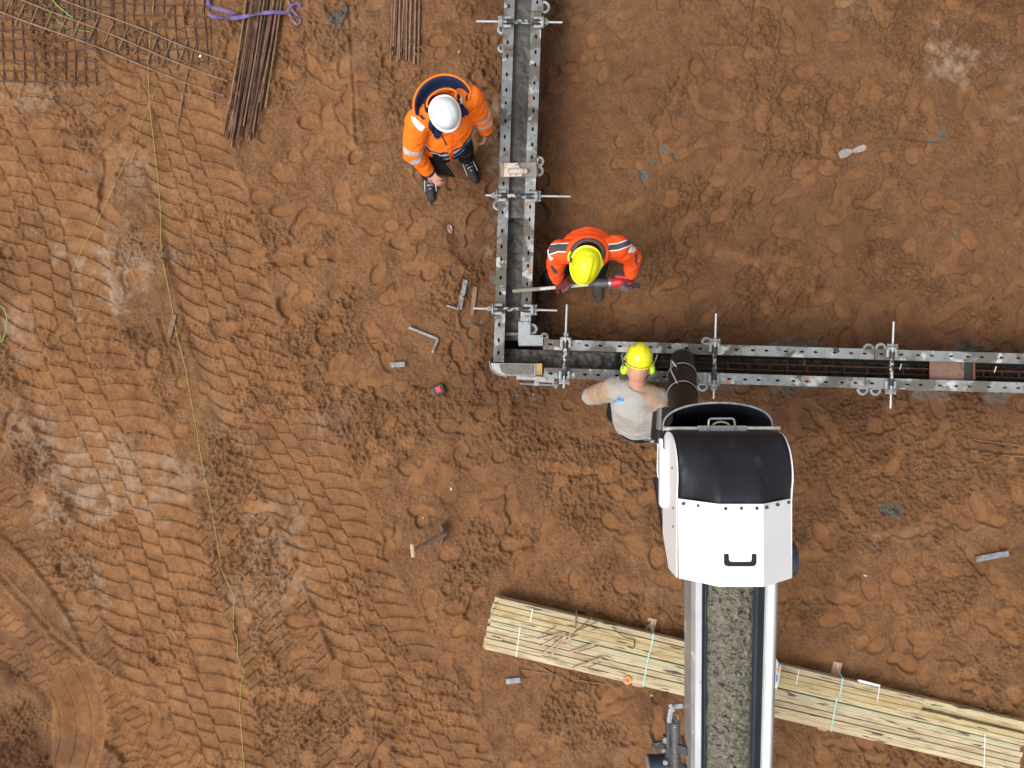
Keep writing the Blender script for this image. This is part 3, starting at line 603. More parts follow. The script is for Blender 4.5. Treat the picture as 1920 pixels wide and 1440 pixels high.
# wedge clamps that lock neighbouring panels
def clamp_at(px, py, out, label, mm='galvw', sc=1.0):
    p = P(px, py, .575); t = thing('panel_clamp', label, 'clamp', (p.x, p.y, .50), 'wedge clamps on the panel joints')
    o = Vector((out[0], out[1], 0)).normalized(); s_ = Vector((-o.y, o.x, 0))
    pts = []
    for k in range(9):
        a = -math.pi / 2 + math.pi * k / 8; pts.append(p + o * (-.008 + .040 * sc * math.cos(a)) + s_ * .036 * sc * math.sin(a))
    mb = MB(); mb.tube(pts, (.012, .015), 8, flat=(0, 0, 1)); obj('jaw', mb, M[mm], t, True)
    mb = MB(); mb.bar(p + s_ * .034 * sc - o * .014, p - s_ * .034 * sc - o * .014, .018, .03); obj('clamp_body', mb, M[mm], t, bevel=.004)
    mb = MB(); mb.bar(p + o * .008 + s_ * .016 + Vector((0, 0, .01)), p + o * .012 - s_ * .020 + Vector((0, 0, .016)), .010, .02)
    obj('wedge', mb, M['steeldk'], t, bevel=.002)
clamp_at(1020, 14, (1, 0), 'round clamp on the right rail at the top edge of the photo', sc=1.15)
clamp_at(940.5, 56, (-1, 0), 'clamp on the left rail just below the top tie rod', sc=.8)
clamp_at(940, 91, (-1, 0), 'white clamp on the left rail above the man in the white helmet', sc=.7)
clamp_at(1011, 303, (1, 0), 'upper of the two clamps at the right end of the bridging plate', 'galvc', .9)
clamp_at(1010.5, 321, (1, 0), 'lower of the two clamps at the right end of the bridging plate', 'galvc', .9)
clamp_at(933, 385, (-1, -.2), 'crusty clamp on the left rail under the second tie rod', sc=.9)
clamp_at(998, 617, (1, 0), 'crusted clamp on the right edge of the inner corner plate', sc=1.0)
clamp_at(1021, 631, (.5, 1), 'small clamp above the inner corner plate, beside the crusted rail', sc=.7)
clamp_at(1324, 641, (0, 1), 'clamp on the upper rail left of the second upright tie rod', sc=.9)
clamp_at(1317, 724, (0, -1), 'clamp on the lower rail between the black pipe and the tie rod', sc=1.0)
clamp_at(1628, 654, (0, 1), 'left one of two clamps on the upper rail at the right', 'galvc', 1.0)
clamp_at(1651, 653, (0, 1), 'right one of two clamps on the upper rail, touching the last tie rod', sc=1.0)
clamp_at(1617, 731, (0, -1), 'left one of two hoop clamps under the lower rail', sc=1.0)
clamp_at(1641, 732, (0, -1), 'right one of two hoop clamps under the lower rail', sc=1.0)
# plate bridging the channel and the float on it
q = [P(x, y, ZT + .02) for x, y in [(938, 306), (1006, 304), (1006.5, 331), (939, 331.5)]]
mb = MB(); mb.prism([(p.x, p.y) for p in q], ZT + .008, ZT + .020); tag(obj('bridging_plate', mb, M['brplate'] if 'brplate' in M else mat('smeared_plate', (.26, .23, .20), (.19, .17, .15), 7, .6, .1, .0006, 90), bevel=.002), 'flat grey brown plate bridging the two rails of the vertical channel', 'plate')
a = P(960, 318, .64); t = thing('hand_float', 'worn cream hand float with a grey rounded handle on the bridging plate', 'float', (a.x, a.y, ZT + .02))
q = [P(x, y, .645) for x, y in [(946, 305.5), (971.5, 305), (975, 315), (984, 320), (978, 330), (945, 331)]]; mb = MB(); mb.prism([(p.x, p.y) for p in q], .622, .646); obj('sole', mb, M['cream'], t, bevel=.004)
mb = MB(); mb.tube([P(x, y, z) for x, y, z in [(953, 321.5, .65), (962, 320.5, .665), (974, 320, .672), (985, 321, .668)]], (.022, .018), 10, flat=(0, 0, 1)); mb.ell(P(985, 321, .668), (.02, .022, .018)); obj('handle', mb, mat('grey_grip', (.42, .39, .36), (.5, .42, .35), 18, .6), t, 'all')
for x, y in [(949, 309), (968.5, 309.5), (957, 328), (968, 328)]:
    p = P(x, y, .647); mb = MB(); mb.rod(p, p + Vector((0, 0, .004)), .005, n=8); obj('screw', mb, M['rustdk'], t)

# concrete and the crosswise boards in the channels
def conc(name, label, fn, nu, nv, seed, amp=.012):
    mb = MB(); vs = []; fs = []
    def f(u, v):
        p = fn(u, v); p.z += amp * mnoise.fractal(Vector((p.x * 14, p.y * 14, seed)), 1, 2, 5); return p
    mb.grid(f, nu, nv); o = obj(name, mb, M['wet'], None, 'all'); return tag(o, label, 'concrete', kind='stuff')
def lerp(a, b, t): return a + (b - a) * t
def vchan(y0, y1, za, zb):
    def f(u, v):
        y = lerp(y0, y1, v); l = P(lx(y) + 17.6, y, ZT); r = P(rx(y) - 17.6, y, ZT); p = l.lerp(r, u); p.z = lerp(za, zb, v); return p
    return f
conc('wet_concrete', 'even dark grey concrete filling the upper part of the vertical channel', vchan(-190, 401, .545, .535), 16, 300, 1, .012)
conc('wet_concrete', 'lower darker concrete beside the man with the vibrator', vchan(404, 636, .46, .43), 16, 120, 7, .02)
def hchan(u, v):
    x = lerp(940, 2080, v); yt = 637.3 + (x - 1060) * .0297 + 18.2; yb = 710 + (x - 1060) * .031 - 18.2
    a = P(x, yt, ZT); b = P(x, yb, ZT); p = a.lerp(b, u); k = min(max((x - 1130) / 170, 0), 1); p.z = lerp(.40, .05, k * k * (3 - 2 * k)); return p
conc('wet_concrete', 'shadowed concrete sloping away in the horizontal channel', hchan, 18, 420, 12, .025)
for i, (y, lab) in enumerate([(402.5, 'thin crosswise board in the channel above the lower concrete'), (625, 'thin crosswise board in the channel beside the L shaped corner plate')]):
    l = P(lx(y) + 18.2, y, ZT); r = P(rx(y) - 18.2, y, ZT); mb = MB(); mb.box(((l.x + r.x) / 2, l.y, .46), (r.x - l.x - .004, .022, .14)); tag(obj('stop_board', mb, M['cemcrust'], bevel=.003), lab, 'board')
# end plate pieces in the right part
def hy(x, f): a = 637.3 + (x - 1060) * .0297 + 18.6; b = 710 + (x - 1060) * .031 - 18.6; return a + (b - a) * f
a = P(1784, hy(1784, .5), .5); t = thing('stop_end', 'reddish brown plate with a black strip closing part of the right hand channel', 'plate', (a.x, a.y, .2))
def quad(x0, x1, z0, z1):
    q = [P(x, hy(x, f), ZT) for x, f in ((x0, 1), (x1, 1), (x1, 0), (x0, 0))]; mb = MB(); mb.prism([(p.x, p.y) for p in q], z0, z1); return mb
obj('cover_plate', quad(1752, 1817, .52, .53), M['plate'], t, bevel=.002); obj('rubber_strip', quad(1817.5, 1834, .50, .515), M['blackp'], t); obj('edge_board', quad(1834.5, 1838, .45, .53), M['rust'], t)
mb = MB()
for f in (.02, .98): mb.bar(P(1752, hy(1752, f), .5), P(1838, hy(1838, f), .5), .004, .10)
obj('side_lip', mb, M['rustdk'], t)
# reinforcement cage in the open channel
a = P(1560, hy(1560, .5), .2); t = thing('reinforcement_cage', 'long rusty rebar cage lying deep in the open right hand channel', 'reinforcement', (a.x, a.y, .08))
for zz in (.17, .31):
    for f in (.36, .70):
        mb = MB(); mb.rod(P(1250, hy(1250, f), ZT) + Vector((0, 0, zz - ZT)), P(2080, hy(2080, f), ZT) + Vector((0, 0, zz - ZT)), .006, n=8); obj('long_bar', mb, M['rust'], t, True)
for k in range(22):
    x = 1272 + k * 38 + random.uniform(-5, 5); mb = MB()
    q = [P(x + random.uniform(-2, 2), hy(x, f), ZT) + Vector((0, 0, zz - ZT)) for f, zz in ((.32, .325), (.74, .325), (.74, .155), (.32, .155))]; mb.tube(q, .005, 6, closed=True); obj('stirrup', mb, M['rust'], t, True)
for i, (x, y0) in enumerate([(1509, 671), (1690, 679), (1868, 684)]):
    p = P(x, y0 + 3, .5); mb = MB(); mb.rod(p, p + Vector((.002, -.045, -.03)), .004, n=6); tag(obj('spacer_pin', mb, M['paper'] if i else M['purple']), ['thin violet pin on the upper face in the open channel', 'thin pale pin just right of the last tie rod', 'thin pale pin right of the reddish plate'][i], 'pin')
p = P(1567, 657, ZT); mb = MB(); mb.rod(P(1566, 651, .615), P(1570.5, 661, .615), .016, n=12); tag(obj('pipe_offcut', mb, M['blackp']), 'short black tube lying on the upper rail', 'tube')
# ------------------------------------------------------------------ concrete conveyor boom with its discharge hood
cv = thing('concrete_conveyor', 'white belt conveyor boom with a black and white discharge hood', 'conveyor', (1.25, -2.2, 0))
# boom frame: local frame along the boom
A = Vector((1.2210, -1.047, 2.45)); Bp = Vector((1.2835, -2.246, 2.148)); ax = (Bp - A).normalized(); far_ = ax * 3.2
sx = Vector((1, 0, 0)); sx = (sx - ax * sx.dot(ax)).normalized(); up = sx.cross(ax) * -1
if up.z < 0: up = -up
B0 = A - ax * .55; B1 = A + far_; HW = .2355
def FB(u, z): return sx * u + up * z
def long(name, prof, m, smooth=False, bev=0):
    """extrude a closed cross-section (u across, z up) along the boom"""
    n = len(prof); vs = [B0 + FB(*p) for p in prof] + [B1 + FB(*p) for p in prof]
    return obj(name, MB().add(vs, [tuple(range(n)), tuple(range(2 * n - 1, n - 1, -1))] + [(i, (i + 1) % n, n + (i + 1) % n, n + i) for i in range(n)]), m, cv, smooth, bev)
for s_ in (-1, 1):
    long('side_rail', [(s_ * HW, 0), (s_ * (HW - .044), 0), (s_ * (HW - .044), -.01), (s_ * (HW - .012), -.01), (s_ * (HW - .012), -.20), (s_ * HW, -.20)], M['taupe'], bev=.002)
    long('rail_cover', [(s_ * (HW - .004), .003), (s_ * (HW - .058), .003), (s_ * (HW - .062), -.03), (s_ * (HW - .058), -.03), (s_ * (HW - .054), .012), (s_ * (HW - .020), .018), (s_ * (HW - .006), .012)], M['whited'], bev=.002)
    long('edge_strip', [(s_ * (HW + .003), .006), (s_ * (HW - .010), .022), (s_ * (HW - .016), .022), (s_ * (HW - .003), .0)], M['taupe'])
    long('skirt_board', [(s_ * (HW - .060), -.02), (s_ * (HW - .066), -.02), (s_ * (HW - .092), -.062), (s_ * (HW - .086), -.065)], M['skirt'])
    long('skirt_lip', [(s_ * (HW - .084), -.054), (s_ * (HW - .090), -.052), (s_ * (HW - .098), -.072), (s_ * (HW - .092), -.074)], M['steelblue'] if 'steelblue' in M else mat('blue_grey_rubber', (.045, .06, .085), (.03, .04, .06), 8, .35, stretch=(4, .5, 1)))
long('belt', [(-HW + .06, -.085), (HW - .06, -.085), (HW - .05, -.07), (HW - .055, -.066), (HW - .075, -.078), (-HW + .075, -.078), (-HW + .055, -.066), (-HW + .05, -.07)], M['skirt'])
long('return_belt', [(-HW + .05, -.185), (HW - .05, -.185), (HW - .05, -.192), (-HW + .05, -.192)], M['black'])
for k in range(9):
    c = A + ax * (.1 + .38 * k); mb = MB(); mb.rod(c + FB(-HW + .014, -.135), c + FB(HW - .014, -.135), .022, n=12); obj('roller', mb, M['steeldk'], cv, True)
# fresh concrete carried on the belt
mb = MB()
def fc(u, v):
    w = (u - .5) * 2; p = B0 + (B1 - B0) * v; ww = .130 + .010 * mnoise.noise(Vector((v * 26, 3 if w > 0 else 9, 0)))
    hgt = .048 * (1 - abs(w) ** 2.4) + .020 * mnoise.fractal(Vector((w * 2.6, v * 88, 5)), .9, 2, 5) * (1 - abs(w) ** 6) + .012 * abs(mnoise.noise(Vector((w * 8, v * 260, 1)))) * (1 - abs(w) ** 6)
    return p + FB(w * ww, -.080 + max(hgt, 0))
mb.grid(fc, 44, 1400); tag(obj('fresh_concrete', mb, M['belt'], None, 'all'), 'lumpy grey green concrete riding on the conveyor belt', 'concrete', kind='stuff')
# streaks of slurry beside the concrete
mb = MB()
for s_ in (-1, 1):
    for k in range(26):
        v0 = random.uniform(0, .95); v1 = v0 + random.uniform(.01, .05); u = s_ * random.uniform(.130, .140); w_ = random.uniform(.002, .006); p0 = B0 + (B1 - B0) * v0; p1 = B0 + (B1 - B0) * min(v1, 1)
        mb.add([p0 + FB(u - w_, -.074), p0 + FB(u + w_, -.074), p1 + FB(u + w_ * .6, -.074), p1 + FB(u - w_ * .6, -.074)], [(0, 1, 2, 3)])

# hood: eight sided steel cover
z0, z1 = 2.85, 2.655
def HP(px, py, z): return P(px, py, z)
yF, yB = -.600, -1.0138
def sec(y0_, y1_):  # outline of the hood across x
    return [(.8715, 2.29), (.8715, 2.655), (1.035, 2.85), (1.254, 2.85), (1.458, 2.655), (1.458, 2.29)]
pf = [Vector((x, yF, z)) for x, z in sec(0, 0)]; pb = [Vector((x + .004, yB - (.003 if z < 2.8 else 0), z)) for x, z in sec(0, 0)]
pb[0] = Vector((.93, yB, 2.46)); pb[5] = Vector((1.44, yB, 2.46))
hood = obj('hood_cover', MB().add(pf + pb, [(1, 2, 8, 7), (2, 3, 9, 8), (3, 4, 10, 9), (4, 5, 11, 10)]), M['white'], cv, False, 0, .006)
# carrying handle slot: flat black U sheet painting the shade inside it
def px3(x, y): return P(x, y, 2.8545)
sl_ = [(1357.5, 1040), (1359, 1038.5), (1365, 1038.5), (1366.5, 1040), (1366.5, 1049), (1369, 1053), (1375, 1053.5), (1402, 1053.5), (1408, 1053), (1409.5, 1049), (1409.5, 1040), (1411, 1038.5), (1417, 1038.5), (1418.5, 1040), (1418.5, 1056), (1416, 1060.5), (1411, 1062), (1366, 1062), (1360, 1060.5), (1357.5, 1057)]
q = [px3(*p) for p in sl_]; mb = MB(); mb.prism([(p.x, p.y) for p in q], 2.8535, 2.8550); obj('handle_slot_shade', mb, M['hole'], cv)
# bolts along the front edge
for (x, y, z) in [(1281.5, 944.5, 2.70), (1310, 948, 2.755), (1339, 952.5, 2.815), (1360.5, 953.5, 2.853), (1390, 953, 2.853), (1419, 953, 2.853), (1437.5, 951.5, 2.842), (1458, 946.5, 2.77), (1478, 942, 2.68)]:
    p = P(x, y, z); nrm = Vector((0, 0, 1)) if 1345 < x < 1430 else (Vector((-.77, 0, .64)) if x < 1345 else Vector((.69, 0, .72)))
    mb = MB(); mb.rod(p - nrm * .004, p + nrm * .004, .0085, n=12); mb.rod(p + nrm * .004, p + nrm * .010, .0055, n=6); obj('bolt', mb, M['steeldk'], cv, True)
# side plates (follow the curve of the drum)
def curve(t): # front profile y,z : from hood edge over the drum to the rod
    a = t * math.pi / 2 * 1.08; r = .355; return (yF + .02 + .318 * math.sin(a), 2.80 - r * (1 - math.cos(a)) * 1.05)
cp = [curve(t / 14) for t in range(15)]
def top_z(i, x):
    return cp[i][1] + .0
for s_, x in ((-1, .8665), (1, 1.4605)):
    pts = [(yB + .0, 2.44), (yB + .0, 2.655), (yF - .02, 2.655)] + [(y, min(z - .135, 2.655) + (.135 if i > 10 else .135 * i / 11)) for i, (y, z) in enumerate(cp) if i > 0] + [(-.30, 2.30), (-.40, 2.26), (-.85, 2.26)]
    n = len(pts); vs = [Vector((x + dx * s_, y, z)) for dx in (0, .006) for y, z in pts]
    obj('side_plate', MB().add(vs, [tuple(range(n)), tuple(range(2 * n - 1, n - 1, -1))] + [(i, (i + 1) % n, n + (i + 1) % n, n + i) for i in range(n)]), M['white'], cv)
# black rubber curtain from the hood edge over the drum
xs = [(.8735, 0), (.95, .35), (1.035, 1), (1.09, 1), (1.145, 1), (1.20, 1), (1.254, 1), (1.355, .45), (1.456, 0)]
def rub(u, v):
    i = u * (len(xs) - 1); k = min(int(i), len(xs) - 2); t = i - k; x = lerp(xs[k][0], xs[k + 1][0], t); hgt = lerp(xs[k][1], xs[k + 1][1], t)
    a = v * (len(cp) - 1); j = min(int(a), len(cp) - 2); y = lerp(cp[j][0], cp[j + 1][0], a - j); z = lerp(cp[j][1], cp[j + 1][1], a - j)
    flat = max(0, 1 - v * 1.5) ; z = min(z, 2.80) - (1 - hgt) * .145 * max(0, 1 - v * 1.3) + .052 * hgt * max(0, 1 - v * 3); y += .0
    if v < .02: y = yF - .03
    z -= .010 * max(0, 1 - v * 5)
    return Vector((x, y, z))
mb = MB(); mb.grid(rub, 32, 28); obj('rubber_cover', mb, M['black'], cv, 'all', 0, .006)
# rod with holder plate and handle at the front edge
yR = -.2455; zR = 2.42
mb = MB(); mb.rod(P(1244, 803.5, zR), P(1461, 803, zR), .0105, n=10); obj('cross_rod', mb, mat('cream_rod', (.50, .48, .43), (.36, .34, .31), 30, .6), cv, True)
for x in (1244, 1461):
    mb = MB(); mb.rod(P(x - 1.5, 803.3, zR), P(x + 1.5, 803.3, zR), .015, n=10); obj('rod_cap', mb, M['galvw'], cv, True)
mb = MB(); q = [P(x, y, zR + .015) for x, y in [(1308, 798), (1400, 798), (1401, 810.5), (1311, 810.5)]]; mb.prism([(p.x, p.y) for p in q], zR + .004, zR + .018); obj('holder_plate', mb, M['galvp2'] if 'galvp2' in M else mat('grey_holder', (.26, .28, .28), (.19, .20, .20), 9, .5, .3), cv, False, .003)
for x in (1322, 1338, 1355, 1372, 1386):
    p = P(x, 806.5, zR + .019); mb = MB(); mb.rod(p, p + Vector((0, 0, .005)), .0055, n=6); obj('screw', mb, M['steel'], cv)
mb = MB(); mb.tube([P(x, y, z) for x, y, z in [(1329, 806, zR + .02), (1328.5, 794, zR + .03), (1329.5, 787, zR + .035), (1333, 785, zR + .035), (1372, 784.5, zR + .035), (1376, 786.5, zR + .035), (1378, 795, zR + .03), (1378.5, 806, zR + .02)]], .0062, 8); obj('latch_handle', mb, mat('grey_handle', (.24, .27, .28), (.20, .22, .23), 9, .4, .4), cv, True)
mb = MB(); mb.tube([P(1352 + 16 * math.cos(a), 800 + 9 * math.sin(a) * -1, zR - .01) for a in [math.pi * k / 10 for k in range(11)]], .006, 8); obj('spring_hook', mb, mat('brass_hook', (.36, .28, .18), None, rough=.4, metal=.4), cv, True)
# hopper mouth: half round black bucket hanging in front of the drum
def bowl(u, v):
    a = math.pi * (1 - u); z = lerp(2.30, 1.72, v); r = lerp(1, .50, v ** 1.2)
    cx, cy = 1.165, -.25; x = cx + .310 * r * math.cos(a) * (1.0); y = cy + .145 * (max(math.sin(a), 0) ** .75) * r - .11 * v
    return Vector((x, y, z + .03 * math.sin(a) * (1 - v)))
mb = MB(); mb.grid(bowl, 40, 14); obj('discharge_hopper', mb, M['black'], cv, 'all', 0, .010)
mb = MB(); mb.tube([bowl(u / 40, 0) for u in range(41)], .006, 8); obj('hopper_rim', mb, mat('worn_rim', (.12, .13, .14), (.30, .30, .30), 22, .6), cv, True)
def back(u, v):
    a = math.pi * (1 - u); z = lerp(2.30, 1.72, v); r = lerp(1, .50, v); return Vector((1.155 + .300 * r * math.cos(a), -.25 - .10 * (max(math.sin(a), 0) ** .75) * r, z))
mb = MB(); mb.grid(back, 24, 8); obj('hopper_back', mb, M['black'], cv, 'all', 0, .008)
mb = MB(); q = [P(x, y, 2.26) for x, y in [(1237, 775), (1262, 764), (1262, 790), (1250, 806), (1243, 832), (1232, 832)]]; mb.prism([(p.x, p.y) for p in q], 2.02, 2.26); obj('left_cheek', mb, M['black'], cv, False, .004)
mb = MB(); q = [P(x, y, 2.27) for x, y in [(1236.5, 766), (1241, 766), (1240, 806), (1234, 806)]]; mb.prism([(p.x, p.y) for p in q], 2.20, 2.27); obj('cheek_edge', mb, mat('edge_rubber', (.16, .15, .14), None, rough=.7), cv)
# latch side of the hood
mb = MB(); q = [P(x, y, 2.34) for x, y in [(1238, 822), (1243, 822), (1244, 842), (1249, 842), (1249, 950), (1245, 953), (1240, 952), (1238, 946)]]; mb.prism([(p.x, p.y) for p in q], 2.28, 2.34); obj('latch_box', mb, M['white'], cv, False, .008)
mb = MB(); q = [P(x, y, 2.2) for x, y in [(1228, 898), (1235, 896), (1240, 960), (1247, 1000), (1246, 1010)]]; mb.prism([(p.x, p.y) for p in q], 2.12, 2.2); obj('rubber_flap', mb, M['black'], cv)
mb = MB(); mb.tube([P(x, y, 2.26) for x, y in [(1234, 832), (1233, 850), (1232.5, 880), (1234, 896)]], .0045, 6); mb.tube([P(x, y, 2.25) for x, y in [(1233, 882), (1238, 880), (1246, 888), (1250, 894), (1247, 901)]], .009, 8); obj('latch_rod', mb, M['steel'], cv, True)
mb = MB()
for k in range(9):
    c = P(1217 + k * 2.4, 818 + k * 2.6 + 5 * math.sin(k * .8), 2.16 + .004 * (k % 2)); mb.tube([c + Vector((math.cos(a) * .011, math.sin(a) * .007 * (1 if k % 2 else .5), math.sin(a) * .007)) for a in [2 * math.pi * j / 8 for j in range(8)]], .0028, 6, closed=True)
obj('chain', mb, M['steel'], cv, True)
mb = MB(); mb.rod(P(1207, 824.5, 2.16), P(1224, 826, 2.16), .004, n=6); mb.bar(P(1236, 824, 2.2), P(1236.5, 850, 2.2), .010, .01); obj('chain_pin', mb, M['steel'], cv)
mb = MB(); mb.rod(P(1238, 884, 2.3), P(1246, 886, 2.3), .02, .014, n=8); mb.rod(P(1240, 894, 2.3), P(1249, 896, 2.3), .014, n=8); mb.box(P(1246, 893, 2.3), (.02, .03, .02)); obj('toggle_latch', mb, M['steel'], cv, True)
mb = MB(); q = [P(x, y, 2.33) for x, y in [(1251, 850), (1256, 866), (1251, 871)]]
mb.add([Vector((.862, p.y, p.z + dz)) for p, dz in zip(q, (.05, 0, -.05))], [(0, 1, 2)]); obj('warning_sticker', mb, mat('amber_sticker', (.62, .28, .02), None, rough=.5), cv)
for (y, z) in [(-.66, 2.58), (-.76, 2.58), (-.45, 2.55)]:
    mb = MB(); mb.rod((.868, y, z), (.856, y, z), .007, n=8); obj('bolt', mb, M['steeldk'], cv, True)
mb = MB(); mb.bar(P(1252, 998, 2.33), P(1255, 1023, 2.33), .020, .12); obj('bracket', mb, M['steel'], cv, False, .002)
# tail drum showing at the right side of the hood
p = Vector((1.435, -.975, 2.36)); mb = MB(); mb.rod(p, p + Vector((.137, 0, 0)), .10, n=32); obj('drive_drum', mb, M['navy'], cv, True, .004)
mb = MB(); mb.rod((.90, -.42, 2.42), (1.43, -.42, 2.42), .14, n=32); obj('head_drum', mb, M['black'], cv, True)
# drop pipe
t = thing('drop_pipe', 'black segmented drop pipe with wire rings hanging over the channel', 'pipe', (1.29, .16, .62))
pa = Vector((1.03, -.245, 2.0)); pb_ = Vector((1.296, .175, .68)); dd = (pb_ - pa)
s0 = 0
for k, (u0, u1) in enumerate([(0, .42), (.39, .73), (.70, 1.0)]):
    a = pa + dd * u0; b = pa + dd * u1; x = dd.normalized(); u = x.orthogonal().normalized(); w = x.cross(u)
    def seg(q, v): an = 2 * math.pi * q; r = lerp(.098, .091, v); return a.lerp(b, v) + (u * math.cos(an) + w * math.sin(an)) * r
    mb = MB(); mb.grid(seg, 40, 6); obj('pipe_section', mb, M['tube'], t, 'all', 0, .006)
for u0 in (.40, .71):
    c = pa + dd * u0; x = dd.normalized(); u = x.orthogonal().normalized(); w = x.cross(u); mb = MB(); mb.tube([c + (u * math.cos(2 * math.pi * k / 32) + w * math.sin(2 * math.pi * k / 32)) * .101 for k in range(32)], .0055, 8, closed=True); obj('wire_ring', mb, mat('dull_wire', (.30, .29, .25), (.22, .2, .17), 30, .5, .4), t, True)
c1 = pa + dd * .72; c2 = pa + dd * .41
mb = MB(); mb.tube([P(1269.5, 718.5, c2.z + .06), P(1258, 695, c2.z - .05), P(1258.5, 675.5, c1.z + .06), P(1269, 689, c1.z + .05)], .0055, 8); obj('wire_bracket', mb, M['steel2'], t, True)
# spring tensioner and cylinder at the lower left of the boom
mb = MB(); c0 = P(1266, 1352, 2.02); c1 = P(1267.5, 1460, 1.90); n_ = 30 * 14; pts = []
x = (c1 - c0).normalized(); u = x.orthogonal().normalized(); w = x.cross(u)
for k in range(n_ + 1): an = 2 * math.pi * k / 14; pts.append(c0.lerp(c1, k / n_) + (u * math.cos(an) + w * math.sin(an)) * .026)
mb.tube(pts, .0042, 6); obj('tension_spring', mb, mat('spring_steel', (.30, .30, .29), (.20, .2, .2), 40, .35, .6), cv, True)
mb = MB(); mb.tube([P(1266, 1353, 2.02), P(1272, 1349, 2.02), P(1270, 1341, 2.02), P(1264, 1340, 2.02)], .004, 6); obj('spring_eye', mb, M['steel'], cv, True)
mb = MB(); mb.bar(P(1255, 1319, 2.05), P(1263, 1333, 2.05), .022, .03); mb.bar(P(1258, 1328, 2.04), P(1254, 1354, 2.04), .026, .03); mb.bar(P(1257, 1324, 2.0), P(1280, 1322, 2.0), .03, .03); obj('spring_bracket', mb, M['galvp'], cv, False, .003)
mb = MB(); mb.bar(P(1250, 1380, 1.93), P(1256, 1440, 1.9), .04, .06); mb.bar(P(1252, 1352, 1.96), P(1252, 1400, 1.96), .02, .05); mb.bar(P(1225, 1396, 1.9), P(1247, 1392, 1.9), .026, .03); mb.bar(P(1226, 1396, 1.9), P(1231, 1412, 1.9), .022, .03); obj('tension_arm', mb, M['steeldk'], cv, False, .003)
for x_, y_, r_ in [(1247, 1386, .02), (1246.5, 1428, .016), (1243, 1405, .012), (1252, 1440, .012)]:
    p = P(x_, y_, 1.95); mb = MB(); mb.rod(p, p + Vector((0, 0, .02)), r_, n=6); obj('bolt', mb, M['steel'], cv)
mb = MB(); mb.rod(P(1215, 1433, 1.80), P(1258, 1432, 1.80), .062, n=24); obj('hydraulic_motor', mb, M['navy'], cv, True, .004)
mb = MB(); mb.rod(P(1213.5, 1433, 1.80), P(1216, 1433, 1.80), .05, n=24); obj('motor_cap', mb, mat('grey_cap', (.22, .2, .19), None, rough=.6), cv, True)

mb = MB(); mb.bar((.985, -2.36, 1.86), (1.055, -2.36, 2.03), .12, .012); obj('motor_mount', mb, M['steeldk'], cv, False, .002)
mb = MB(); mb.bar((.95, -2.20, 1.93), (1.045, -2.19, 2.05), .05, .02); obj('arm_mount', mb, M['steeldk'], cv, False, .002)
# ------------------------------------------------------------------ people: bodies grown as one surface by voxel remeshing, clothes as shells of their own
def solidify(mb, voxel, iters=3, it_f=.5):
    me = bpy.data.meshes.new('tmp'); me.from_pydata(mb.v, [], mb.f); me.update()
    o = bpy.data.objects.new('tmp', me); C.objects.link(o)
    m = o.modifiers.new('r', 'REMESH'); m.mode = 'VOXEL'; m.voxel_size = voxel
    if iters: s_ = o.modifiers.new('s', 'SMOOTH'); s_.iterations = iters; s_.factor = it_f
    dg = bpy.context.evaluated_depsgraph_get(); dg.update(); e = o.evaluated_get(dg); r = bpy.data.meshes.new_from_object(e)
    vs = np.empty(len(r.vertices) * 3, np.float32); r.vertices.foreach_get('co', vs); nr = np.empty(len(r.vertices) * 3, np.float32); r.vertices.foreach_get('normal', nr)
    fs = [tuple(p.vertices) for p in r.polygons]; bpy.data.objects.remove(o); bpy.data.meshes.remove(me); bpy.data.meshes.remove(r)
    return vs.reshape(-1, 3).astype(float), nr.reshape(-1, 3), fs
def folds(vs, nr, amp, sc, seed, bones=()):
    out = vs.copy()
    for i in range(len(vs)):
        v = Vector(vs[i]); a = mnoise.fractal(v * sc + Vector((seed, 0, 0)), 1, 2, 3)
        r_ = 1 - abs(mnoise.noise(Vector((v.x * sc * .9, v.y * sc * .9, v.z * sc * 1.9 + seed)))) * 2
        out[i] += nr[i] * amp * (a * .6 + r_ * .5 - .25)
    return out
def V(*a): return Vector(a)
def sweep_ell(mb, secs, n=9):
    """secs: list of (centre, half width, half depth, right vector, up vector); dense chain of flattened balls"""
    for (c0, w0, d0, r0, u0), (c1, w1, d1, r1, u1) in zip(secs[:-1], secs[1:]):
        for k in range(n):
            t = k / n; c = c0.lerp(c1, t); w = lerp(w0, w1, t); dp = lerp(d0, d1, t); r = r0.lerp(r1, t).normalized(); u = u0.lerp(u1, t); u = (u - r * u.dot(r)).normalized(); f = u.cross(r)
            mb.ell(c, (w, dp, .06), Matrix((r, f, u)).transposed(), 24, 12)
